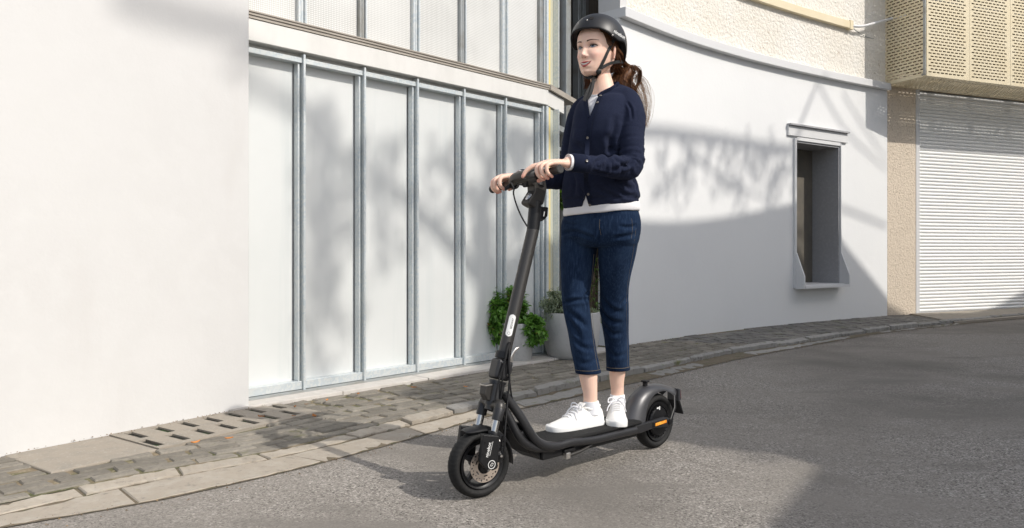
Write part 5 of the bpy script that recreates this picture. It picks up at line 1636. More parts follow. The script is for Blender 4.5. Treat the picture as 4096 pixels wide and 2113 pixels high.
body = MB()
head_grid(body)
for sg in (1, -1):                                             # ears
    ec_ = H(sg * .0735, -.014, -.014)
    axx = (HL * sg * 0.86 - HF * 0.5).normalized(); axz = (UZ + HF * -0.15).normalized(); axy = axz.cross(axx)
    body.ball(ec_, (.0065, .0165, .0285), 20, 14, (axx, axy, axz))
    body.ball(ec_ - UZ * .024 + HF * .004, (.0055, .008, .010), 14, 10, (axx, axy, axz))
limb(body, [H(0, -.028, -.02), H(0, -.020, -.075), H(0, -.026, -.115), P(1519, 234, 3.30), P(1519, 258, 3.30)], [.046, .0445, .0445, .050, .054], 28)
core = [rp(250, 1482, 1566, 3.30, .05), rp(280, 1464, 1578, 3.29, .075), rp(350, 1452, 1574, 3.28, .09), rp(430, 1448, 1570, 3.30, .08), rp(520, 1440, 1584, 3.33, .09), rp(600, 1432, 1588, 3.345, .095)]
loft(body, core, 36)
SIN = Vector((-.03, 0.02, -.03)); SIR = Vector((.03, -.02, -.03))
limb(body, [SHL + SIN, ELL, ELL + (WR_L - ELL) * 0.55, ELL + (WR_L - ELL) * 0.85, WR_L], [.030, .029, .025, .0235, .0225], 20)
limb(body, [SHR + SIR, ELR, ELR + (WR_R - ELR) * 0.55, ELR + (WR_R - ELR) * 0.85, WR_R], [.030, .029, .025, .0235, .0225], 20)
ANR = P(1485, 992, 3.372); ANL = P(1553, 980, 3.523)
limb(body, [P(1455, 590, 3.37), P(1450, 745, 3.37), P(1466, 850, 3.375), P(1478, 930, 3.378), P(1482, 965, 3.375), ANR, ANR - UZ * .07], [.06, .040, .036, .0405, .036, .0305, .031], 22)
limb(body, [P(1556, 590, 3.31), P(1545, 745, 3.39), P(1549, 850, 3.465), P(1553, 925, 3.505), P(1552, 955, 3.515), ANL, ANL - UZ * .07], [.06, .040, .034, .037, .033, .0295, .031], 22)
def taper(pts, radii, n=14):
    limb(body, pts, radii, n, 5)
def make_hand(sgn, index_out):
    hp = lambda g, b, u: hand_pt(sgn, g, b, u)
    wr = WR_L if sgn > 0 else WR_R
    # palm: four metacarpal rays plus the heel of the hand
    base = [hp(-.016, .062, .040), hp(-.005, .066, .041), hp(.008, .066, .039), hp(.020, .062, .034)]
    mcp = [hp(-.034, -.006, .0345), hp(-.012, -.012, .0375), hp(.010, -.010, .0355), hp(.030, -.003, .0300)]
    for k in range(4):
        taper([wr, base[k], (base[k] + mcp[k]) / 2 + BU * .002, mcp[k]], [.021, .0135, .0118, .0108 if k < 3 else .0098], 14)
    for k in range(3):
        taper([(base[k] + base[k + 1]) / 2, (mcp[k] + mcp[k + 1]) / 2 + BB * .008 - BU * .002], [.0125, .0098], 12)
    # fingers, curled round the grip
    R_ = [(.0104, .0094, .0086, .0073), (.0106, .0096, .0088, .0075), (.0100, .0091, .0083, .0071), (.0090, .0081, .0074, .0064)]
    curl = [[(-.040, -.006, .0345), (-.043, -.040, .024), (-.043, -.045, -.004), (-.041, -.026, -.021)],
            [(-.012, -.012, .0375), (-.013, -.047, .022), (-.012, -.047, -.010), (-.010, -.024, -.027)],
            [(.010, -.010, .0355), (.010, -.044, .020), (.011, -.043, -.010), (.012, -.020, -.026)],
            [(.030, -.003, .0300), (.031, -.034, .018), (.031, -.034, -.008), (.031, -.014, -.023)]]
    if index_out:                                              # index stretched forward to the brake lever
        curl[0] = [(-.034, -.006, .0345), (-.050, -.040, .030), (-.066, -.064, .012), (-.074, -.075, -.008)]
    for k in range(4):
        q = [hp(*c) for c in curl[k]]
        taper(q, list(R_[k]), 12)
    # thumb from the side of the palm, under the bar
    taper([hp(-.018, .050, .030), hp(-.040, .030, .012), hp(-.054, .012, -.012), hp(-.060, -.012, -.024)], [.0135, .0115, .0098, .0078], 12)
make_hand(1, True); make_hand(-1, False)
bmesh_ = remesh(body, 0.0021, 2, 0.45, "body")
smooth_all(bmesh_)
# colour of the skin: blush, warm knuckles and finger tips, redder nose and ears
co = get_co(bmesh_)
rel = co - np.array(HO); hx = rel @ np.array(HL) / 1.06; hy = rel @ np.array(HF) / 1.06; hz = np.where(rel[:, 2] > 0, rel[:, 2], rel[:, 2] / .92)
tint = np.tile(np.array([0.82, 0.555, 0.435]), (len(co), 1))
def blend(mask, c, a):
    global tint
    tint = tint * (1 - (mask * a)[:, None]) + np.array(c) * (mask * a)[:, None]
face = (hy > 0.02) & (hz > -.13)
blend(np.exp(-((np.abs(hx) - .040) / .020) ** 2 - ((hz + .040) / .018) ** 2) * face, (0.80, 0.43, 0.36), 0.5)
blend(np.exp(-(hx / .014) ** 2 - ((hz + .042) / .012) ** 2) * face, (0.78, 0.46, 0.38), 0.5)
blend(np.exp(-((np.abs(hx) - .031) / .016) ** 2 - ((hz - .004) / .010) ** 2) * face, (0.42, 0.24, 0.19), 0.75)  # eye sockets darkened in the tint to stand for their shade
blend(((np.abs(hx) > .071) & (hz > -.05) & (hz < .02)).astype(float), (0.76, 0.44, 0.35), 0.6)
for sgn in (1, -1):
    for g_, b_4, u_ in [(-.041, -.026, -.021), (-.010, -.024, -.027), (.012, -.020, -.026), (.031, -.014, -.023), (-.060, -.012, -.024)] + ([(-.074, -.075, -.008)] if sgn > 0 else []):
        d = np.linalg.norm(co - np.array(hand_pt(sgn, g_, b_4, u_)), axis=1); blend(np.exp(-(d / .014) ** 2), (0.78, 0.32, 0.24), 0.75)
    for g_, b_4, u_ in [(-.034, -.006, .0345), (-.012, -.012, .0375), (.010, -.010, .0355), (.030, -.003, .03), (-.013, -.047, .022), (.010, -.044, .020)]:
        d = np.linalg.norm(co - np.array(hand_pt(sgn, g_, b_4, u_)), axis=1); blend(np.exp(-(d / .011) ** 2), (0.76, 0.47, 0.38), 0.5)
ca = bmesh_.color_attributes.new("tint", 'FLOAT_COLOR', 'POINT')
ca.data.foreach_set("color", np.concatenate([tint, np.ones((len(tint), 1))], 1).astype(np.float32).ravel())
BODY = link("body", bmesh_, SKIN, person)
BV = bvh_of(bmesh_)

# ---- eyes, brows, lips, teeth
def patch(name, m_, fn_top, fn_bot, x0, x1, off, n=18, k=4, par=None):
    mb = MB()
    for i in range(n + 1):
        x = x0 + (x1 - x0) * i / n
        a, b = fn_top(x), fn_bot(x)
        for j in range(k + 1):
            z = a + (b - a) * j / k
            bulge = off * (0.35 + 0.65 * math.sin(math.pi * j / k)) * math.sin(math.pi * min(max(i / n, .06), .94))
            mb.v.append(tuple(H(x, face_y(x, z) + bulge, z)))
    for i in range(n):
        for j in range(k):
            mb.f.append((i * (k + 1) + j, i * (k + 1) + j + 1, (i + 1) * (k + 1) + j + 1, (i + 1) * (k + 1) + j)); mb.mi.append(0)
    return mb.build(name, m_, par or person, smooth=True)
MW = 0.0275
q2 = lambda x: (x / MW) ** 2
cup = lambda x: 0.0018 * math.exp(-((abs(x) - .006) / .005) ** 2)
up_t = lambda x: -.0690 + .0030 * q2(x) + cup(x)
up_b = lambda x: -.0752 + .0095 * q2(x)
lo_t = lambda x: -.0835 + .0170 * q2(x)
lo_b = lambda x: -.0925 + .0260 * q2(x) if abs(x) < MW else -.0665
patch("mouth", LIP_D, up_b, lo_t, -MW, MW, .0014)
patch("teeth", TOOTH, lambda x: up_b(x) - .0002, lambda x: lo_t(x) + .0012, -MW * .84, MW * .84, .0024)
patch("lip", LIP, up_t, up_b, -MW, MW, .0032)
patch("lip", LIP, lo_t, lo_b, -MW * .98, MW * .98, .0038)
for sg in (1, -1):
    xo, xi = sg * .0455, sg * .0170
    a_ = min(xo, xi); b_ = max(xo, xi); xm = sg * .031; hw2 = .0143
    ut = lambda x: .0046 * (1 - min(abs((x - xm) / hw2), 1) ** 2.2) + .0010 * (abs(x) - .031) / .014
    lt = lambda x: -.0034 * (1 - min(abs((x - xm) / hw2), 1) ** 2.0) + .0010 * (abs(x) - .031) / .014
    ey = patch("eye", EYEW, ut, lt, a_, b_, .0030, 16, 6)
    def disc(name, m_, r, off, zc=.0008, cut=.0036):
        mb = MB(); n = 20; c_ = (xm + sg * -.001, zc)
        pts = [(c_[0], c_[1])] + [(c_[0] + r * math.cos(2 * math.pi * k / n), min(c_[1] + r * math.sin(2 * math.pi * k / n), cut)) for k in range(n)]
        mb.v = [tuple(H(x, face_y(x, z) + off, z)) for x, z in pts]
        for k in range(n): mb.f.append((0, 1 + k, 1 + (k + 1) % n)); mb.mi.append(0)
        return mb.build(name, m_, ey)
    disc("iris", IRIS, .0060, .0036); disc("pupil", PUPIL, .0030, .0040)
    patch("eyelash", PUPIL, lambda x: ut(x) + .0030, lambda x: ut(x) - .0012, a_ - .001, b_ + .001, .0042, 16, 3)
    patch("eyelid_crease", BROW, lambda x: ut(x) + .0056, lambda x: ut(x) + .0048, a_ + .003, b_ - .002, .0008, 12, 2)
    bt = lambda x: .0195 + .0048 * math.sin(math.pi * min(max((abs(x) - .010) / .055, 0), 1)) 
    patch("eyebrow", BROW, lambda x: bt(x) + .0029 * (1.15 - (abs(x) - .012) / .05), lambda x: bt(x) - .0025 * (1.1 - (abs(x) - .012) / .05), min(sg * .0125, sg * .0525), max(sg * .0125, sg * .0525), .0016, 16, 3)
    for dx in (1,):
        patch("nostril", LIP_D, lambda x: -.0498, lambda x: -.0518, min(sg * .0045, sg * .0085), max(sg * .0045, sg * .0085), .0009, 6, 2)

# ------------------------------------------------------------------ white T-shirt
tee = MB()
loft(tee, [rp(240, 1488, 1556, 3.302, .048), rp(254, 1474, 1570, 3.297, .072), rp(280, 1456, 1584, 3.287, .098), rp(340, 1446, 1580, 3.277, .109), rp(420, 1440, 1572, 3.295, .100), rp(490, 1424, 1598, 3.32, .112, tilt=.03), rp(517, 1419, 1606, 3.328, .119, tilt=.06), rp(531, 1417, 1608, 3.33, .121, tilt=.065), rp(539, 1419, 1606, 3.33, .119, tilt=.065)], 60)
tm_ = remesh(tee, 0.004, 3, 0.5, "tee"); wrinkle(tm_, .0035, 16, (1, 1, 1.8), 3.0); smooth_all(tm_)
TEE_O = link("t_shirt", tm_, TEE, person)
# collar of the T-shirt: a soft ring round the neck
m = MB(); cr_ = []
nc_ = P(1519, 238, 3.299)
for k in range(33):
    a = 2 * math.pi * k / 32
    cr_.append(nc_ + LA * (.0555 * math.cos(a)) + FA_ * (.0555 * math.sin(a)) + UZ * (-.022 * math.sin(a) + .004))
m.tube(cr_, [(.009, .004)] * 33, 10, up=UZ); m.build("tee_collar", TEE, TEE_O, smooth=True)

# ------------------------------------------------------------------ cardigan
cd = MB()
loft(cd, [rp(243, 1472, 1577, 3.30, .066), rp(252, 1460, 1588, 3.295, .086), rp(268, 1450, 1596, 3.29, .102), rp(292, 1443, 1598, 3.28, .116), rp(325, 1438, 1595, 3.27, .120), rp(350, 1435, 1592, 3.27, .122), rp(400, 1427, 1588, 3.285, .110), rp(440, 1420, 1592, 3.30, .110), rp(478, 1415, 1603, 3.315, .120, tilt=.03), rp(498, 1415, 1608, 3.322, .124, tilt=.05), rp(512, 1418, 1606, 3.326, .121, tilt=.055), rp(523, 1421, 1603, 3.327, .118, tilt=.06)], 64)
def toward(a, b, t): return a + (b - a) * t
CUL = toward(ELL, WR_L, 0.93); CUR = toward(ELR, WR_R, 0.92)
limb(cd, [P(1526, 250, 3.335), P(1549, 240, 3.315), P(1574, 250, 3.27), P(1587, 272, 3.23), P(1590, 300, 3.20)], [.048, .0475, .050, .054, .056], 24, 6)
limb(cd, [P(1516, 256, 3.33), P(1490, 258, 3.34), P(1464, 276, 3.355), P(1452, 305, 3.365)], [.046, .042, .046, .048], 24, 6)
limb(cd, [P(1496, 262, 3.245), P(1518, 248, 3.255), P(1545, 239, 3.262), P(1570, 238, 3.262)], [.030, .031, .033, .034], 20, 6)
slv_L = [P(1572, 272, 3.23), P(1590, 296, 3.20), P(1589, 340, 3.17), toward(SHL, ELL, .72) + Vector((.004, 0, 0)), ELL + Vector((0.0, 0.004, .012)), toward(ELL, WR_L, .22) + UZ * .000, toward(ELL, WR_L, .5), toward(ELL, WR_L, .78), CUL]
rad_L = [.047, .051, .051, .050, .050, .0455, .039, .035, .032]
limb(cd, slv_L, rad_L, 26, 6)
slv_R = [P(1474, 280, 3.345), P(1454, 304, 3.37), toward(SHR, ELR, .45), toward(SHR, ELR, .78), ELR + UZ * .01, toward(ELR, WR_R, .3), toward(ELR, WR_R, .65), CUR]
rad_R = [.046, .048, .046, .045, .046, .044, .039, .034]
limb(cd, slv_R, rad_R, 26, 6)
cm = remesh(cd, 0.0042, 5, 0.5, "cardigan")
CBV = bvh_of(cm)
# sleeve wrinkles ring the forearm and gather at the elbow
co = get_co(cm); no = get_no(cm)
acc = np.zeros(len(co))
for path, seed, amp in ((slv_L, 1.0, .0052), (slv_R, 7.0, .0045)):
    Pth = crom([list(p) for p in path], 12); seg = np.concatenate([[0], np.cumsum(np.linalg.norm(np.diff(Pth, axis=0), axis=1))])
    dm = np.full(len(co), 9.0); tt = np.zeros(len(co)); idx = np.zeros(len(co), int)
    for i in range(len(Pth)):
        dd = np.linalg.norm(co - Pth[i], axis=1); m_ = dd < dm; dm[m_] = dd[m_]; tt[m_] = seg[i]; idx[m_] = i
    tot = seg[-1]; u = tt / tot
    near_ = dm < 0.075
    env = np.interp(u, [0, .28, .45, .58, .8, .95, 1], [0, .2, .7, 1.1, .9, .35, 0])
    off = co - Pth[idx]; ang = np.arctan2(off[:, 2], off[:, 0] + off[:, 1])
    w_ = np.sin(tt * 2 * np.pi / .036 + 1.6 * np.sin(ang * 1.0 + seed) + seed) * 0.6 + np.sin(tt * 2 * np.pi / .021 + 2.4 * np.sin(ang + 2 * seed)) * 0.4
    acc += np.where(near_, amp * env * w_ * (0.6 + 0.4 * np.sin(ang * 2 + seed)), 0)
set_co(cm, co + no * acc[:, None])
wrinkle(cm, .0045, 11, (1, 1, 0.6), 5.0)
creases(cm, CBV, [
    (((1596, 398), (1570, 418), (1540, 428)), .007, .008), (((1545, 400), (1565, 415), (1590, 412)), .006, .008),
    (((1530, 345), (1536, 375), (1528, 402)), .010, .012), (((1548, 300), (1541, 340), (1532, 380)), .007, .012),
    (((1540, 440), (1510, 436), (1490, 430)), .005, .007), (((1520, 398), (1500, 408), (1492, 425)), .005, .007),
    (((1556, 452), (1575, 470), (1590, 478)), .006, .010), (((1548, 468), (1570, 488), (1598, 492)), .007, .009), (((1590, 440), (1597, 458), (1600, 478)), .005, .009),
    (((1440, 330), (1455, 370), (1462, 420)), .004, .014), (((1440, 440), (1446, 465), (1442, 492)), .004, .010), (((1458, 470), (1466, 490), (1462, 503)), .004, .008),
    (((1578, 258), (1588, 275), (1590, 300)), .004, .005), (((1500, 470), (1530, 488), (1560, 496)), .004, .010)])
# pinch above the ribbed welt
co = get_co(cm); no = get_no(cm); zz = co[:, 2]
zw = P(1510, 503, 3.32).z
torso_m = np.abs((co - np.array(P(1510, 500, 3.32)))[:, 0]) < .25
set_co(cm, co + no * (np.where(torso_m, -.0045 * np.exp(-((zz - zw) / .006) ** 2), 0))[:, None])
# openings: neck V and the inverted V under the last buttons, only on the front
co = get_co(cm); no = get_no(cm); px = px_of(co)
front = (no @ np.array(FA_)) > 0.0
cutm = front & (inpoly(px, [(1476, 218), (1479, 250), (1480, 272), (1485, 297), (1494.5, 272), (1501.5, 251), (1508, 239), (1528, 230), (1543, 222), (1556, 212), (1566, 203), (1566, 190), (1476, 190)]) | inpoly(px, [(1474.5, 486), (1467, 510), (1463.5, 540), (1488, 540), (1483, 510)]))
bmc = bmesh.new(); bmc.from_mesh(cm)
bmc.verts.ensure_lookup_table()
dead = [v for v in bmc.verts if cutm[v.index]]
bmesh.ops.delete(bmc, geom=dead, context='VERTS')
for _ in range(6):                                             # even out the cut edges
    new = {}
    for v in bmc.verts:
        nb_ = [e.other_vert(v) for e in v.link_edges if e.is_boundary]
        if len(nb_) == 2: new[v] = v.co * .4 + (nb_[0].co + nb_[1].co) * .3
    for v, c in new.items(): v.co = c
nxt = {}
for e in bmc.edges:
    if e.is_boundary:
        a, b = e.verts; nxt.setdefault(a, []).append(b); nxt.setdefault(b, []).append(a)
NECK_LOOP = []; seen_v = set()
for v0 in list(nxt):
    if v0 in seen_v: continue
    lp = [v0]; seen_v.add(v0); cur = v0
    while True:
        cand = [q for q in nxt[cur] if q not in seen_v]
        if not cand: break
        cur = cand[0]; seen_v.add(cur); lp.append(cur)
    pts = [np.array(v.co) for v in lp]
    if len(pts) > len(NECK_LOOP) and max(p[2] for p in pts) > P(1520, 250, 3.3).z: NECK_LOOP = pts
bmc.to_mesh(cm); bmc.free()
smooth_all(cm)
CARD = link("cardigan", cm, NAVY, person)
CBV0 = CBV
sdm = CARD.modifiers.new("thick", 'SOLIDIFY'); sdm.thickness = 0.004; sdm.offset = -1
CBV = bvh_of(cm)
def ribbon(name, m_, par, pts, w, off, bvh, k=5, th=.002, side=None, dflt=3.3):
    """flat band lying on a surface, through picture points"""
    P3 = [shoot(bvh, x, y, off, dflt) for x, y in crom([list(p) for p in pts], k)]
    c_ = np.array([list(p) for p in P3]); mb = MB()
    n = len(c_)
    for _ in range(6):
        c_[1:-1] = c_[1:-1] * .5 + (c_[:-2] + c_[2:]) * .25
    nsm = []
    for p in c_:
        nn = bvh.find_nearest(Vector(p))[1]
        if nn.dot(EYE - Vector(p)) < 0: nn = -nn
        nsm.append(list(nn))
    nsm = np.array(nsm)
    for _ in range(20):
        nsm[1:-1] = nsm[1:-1] * .4 + (nsm[:-2] + nsm[2:]) * .3
    for i in range(n):
        p = Vector(c_[i]); t = Vector(c_[min(i + 1, n - 1)]) - Vector(c_[max(i - 1, 0)]); v = (EYE - p).normalized()
        s_ = t.cross(v).normalized()
        nn = Vector(nsm[i]).normalized()
        s_ = t.cross(nn).normalized()
        for a, b in ((-1, 0), (-1, 1), (1, 1), (1, 0)):
            mb.v.append(tuple(p + s_ * (w / 2 * a) + nn * (th * b)))
    for i in range(n - 1):
        for q in range(4):
            r_2 = (q + 1) % 4
            mb.f.append((4 * i + q, 4 * i + r_2, 4 * i + 4 + r_2, 4 * i + 4 + q)); mb.mi.append(0)
    mb.f += [(0, 1, 2, 3), tuple(4 * n - 4 + q for q in (3, 2, 1, 0))]; mb.mi += [0, 0]
    return mb.build(name, m_, par, smooth=50, fix=True)
ribbon("button_band", NAVY_R, CARD, [(1512, 240), (1506, 252), (1497.5, 275), (1487.5, 297), (1482, 320), (1478, 360), (1476, 400), (1474, 440), (1475, 470), (1479, 490), (1485, 512), (1489, 523)], .019, .0035, CBV0, 4, .002)
ribbon("button_band", NAVY_R, CARD, [(1475.5, 252), (1477.5, 270), (1481, 296)], .012, .0030, CBV0, 4, .0012)
nl = np.array(NECK_LOOP); npx = px_of(nl); keep = ~((npx[:, 0] < 1506) & (npx[:, 1] > 236) & ((nl - np.array(P(1519, 240, 3.3))) @ np.array(FA_) > 0))
st_ = int(np.argmin(keep)) if not keep.all() else 0
nl = np.roll(nl, -st_, 0); keep = np.roll(keep, -st_); run = []; best_run = []
for q in range(len(nl)):
    if keep[q]: run.append(nl[q])
    else:
        if len(run) > len(best_run): best_run = run
        run = []
if len(run) > len(best_run): best_run = run
br = np.array(best_run)
for _ in range(25): br[1:-1] = br[1:-1] * .4 + (br[:-2] + br[2:]) * .3
m = MB(); m.tube([Vector(p) + UZ * .003 for p in br[::2]], [(.0095, .0045)] * len(br[::2]), 10, up=UZ); m.build("neck_rib", NAVY_R, CARD, smooth=True)
for k, (x, y) in enumerate([(1511, 241), (1503, 258), (1478, 347), (1476, 405), (1480, 489), (1484, 516)]):
    p = shoot(CBV0, x, y, .0065); h = CBV0.find_nearest(p); nn = h[1]
    if nn.dot(EYE - p) < 0: nn = -nn
    m = MB(); m.lathe(p + nn * .0005, nn, [(0, .001), (0, .0052), (.0015, .0056), (.0022, .0050), (.0016, .0030), (.0014, .001)], 14); m.build("button", BUTTON, CARD, smooth=True)
# shirt cuffs peeping out of the sleeves
for (e_, w_, r_c) in ((ELL, WR_L, .0325), (ELR, WR_R, .031)):
    ax = (w_ - e_).normalized(); c0 = toward(e_, w_, .955)
    m = MB(); m.lathe(c0, ax, [(-.02, r_c - .004), (.010, r_c - .001), (.017, r_c), (.018, r_c - .002), (.012, r_c - .004)], 32); m.build("shirt_cuff", TEE, TEE_O, smooth=True)
    m = MB(); m.lathe(c0, ax, [(-.055, r_c + .003), (-.05, r_c + .005), (.002, r_c + .004), (.006, r_c + .001), (0.0, r_c - .002)], 36); m.build("cuff_rib", NAVY_R, CARD, smooth=True)

# ------------------------------------------------------------------ jeans
jm_ = MB()
loft(jm_, [rp(528, 1424, 1602, 3.332, .108), rp(545, 1418, 1607, 3.335, .116), rp(565, 1413, 1609, 3.338, .124), rp(590, 1413, 1607, 3.342, .127), rp(612, 1416, 1602, 3.346, .112), rp(622, 1424, 1594, 3.348, .09)], 60)
RL = [rp(575, 1415, 1506, 3.375, .088), rp(620, 1413, 1502, 3.372, .087), rp(660, 1412, 1496, 3.37, .081), rp(700, 1412, 1490, 3.37, .076), rp(740, 1413, 1484, 3.365, .071), rp(770, 1416, 1485, 3.367, .067), rp(800, 1421, 1487, 3.37, .065), rp(830, 1427, 1490, 3.375, .064), rp(880, 1437, 1499, 3.38, .062), rp(936, 1449.5, 1510, 3.385, .0595)]
LL = [rp(575, 1508, 1607, 3.30, .090), rp(620, 1507, 1602, 3.312, .088), rp(660, 1508, 1593, 3.333, .081), rp(700, 1509, 1585, 3.358, .075), rp(740, 1509, 1580, 3.388, .069), rp(770, 1511, 1581, 3.412, .067), rp(800, 1514, 1581, 3.435, .065), rp(830, 1517, 1581, 3.457, .064), rp(880, 1524, 1582, 3.483, .062), rp(929, 1527, 1583, 3.507, .0595)]
loft(jm_, RL, 44); loft(jm_, LL, 44)
jm = remesh(jm_, 0.0042, 4, 0.5, "jeans")
JBV = bvh_of(jm)
wrinkle(jm, .004, 12, (1, 1, 0.7), 9.0)
creases(jm, JBV, [
    (((1420, 762), (1445, 756), (1478, 752)), .006, .008), (((1428, 782), (1450, 800), (1474, 822)), .007, .011), (((1480, 735), (1470, 748), (1476, 770)), .005, .008),
    (((1432, 800), (1448, 830), (1462, 862)), .006, .012), (((1440, 850), (1462, 872), (1492, 880)), .005, .010),
    (((1516, 752), (1536, 776), (1562, 786)), .007, .011), (((1512, 775), (1532, 804), (1558, 812)), .008, .010), (((1578, 745), (1566, 762), (1560, 780)), .005, .009), (((1520, 820), (1540, 840), (1560, 838)), .005, .010),
    (((1545, 600), (1560, 596), (1595, 590)), .005, .008), (((1560, 570), (1580, 572), (1600, 568)), .004, .007), (((1418, 588), (1450, 584), (1490, 598)), .006, .008),
    (((1500, 618), (1506, 600), (1509, 580)), .004, .006), (((1420, 560), (1440, 566), (1460, 562)), .003, .007),
    (((1530, 880), (1545, 895), (1575, 890)), .003, .010), (((1450, 905), (1470, 915), (1496, 906)), .003, .010)])
smooth_all(jm)
JEANS = link("jeans", jm, DENIM, person)
JBV = bvh_of(jm)
def seam(pts, r=.0009, name="seam_stitching", m_=THREAD, off=.0008):
    c_ = [shoot(JBV, x, y, off, 3.36) for x, y in crom([list(p) for p in pts], 6)]
    m = MB(); m.tube(c_, r, 6); return m.build(name, m_, JEANS)
seam([(1494, 640), (1490, 690), (1486, 735), (1484, 765), (1487, 800), (1492, 850), (1499, 900), (1505, 931)], .0007)
seam([(1497, 668), (1493, 690), (1490, 735), (1488, 765), (1491, 800), (1496, 850), (1503, 900)], .0005)
seam([(1600, 575), (1592, 640), (1583, 690), (1577, 740), (1577, 800), (1578, 860), (1579, 925)], .0004)
seam([(1509, 552), (1508, 570), (1512, 592)], .0004)
seam([(1589, 550), (1591, 575), (1588, 600)], .0004)
# hems
for rg, nm in ((RL, 0), (LL, 1)):
    c, a, f, A, B = rg[-1]; c2, a2, f2, A2, B2 = rg[-2]
    m = MB(); dirn = (c - c2).normalized()
    loft(m, [(c - dirn * .016, a, f, A + .0012, B + .0012), (c - dirn * .008, a, f, A + .0024, B + .0024), (c + dirn * .002, a, f, A + .0022, B + .0022), (c + dirn * .004, a, f, A - .002, B - .002)], 44, 3)
    hm = m.build("hem", DENIM_D, JEANS, smooth=True)
    cc_ = []
    for k in range(45):
        t = 2 * math.pi * k / 44; cs, sn = math.cos(t), math.sin(t)
        cc_.append(c - dirn * .0135 + a * ((A + .0022) * math.copysign(abs(cs) ** .92, cs)) + f * ((B + .0022) * math.copysign(abs(sn) ** .92, sn)))
    m = MB(); m.tube(cc_, .0007, 6); m.build("hem_stitching", THREAD, hm)

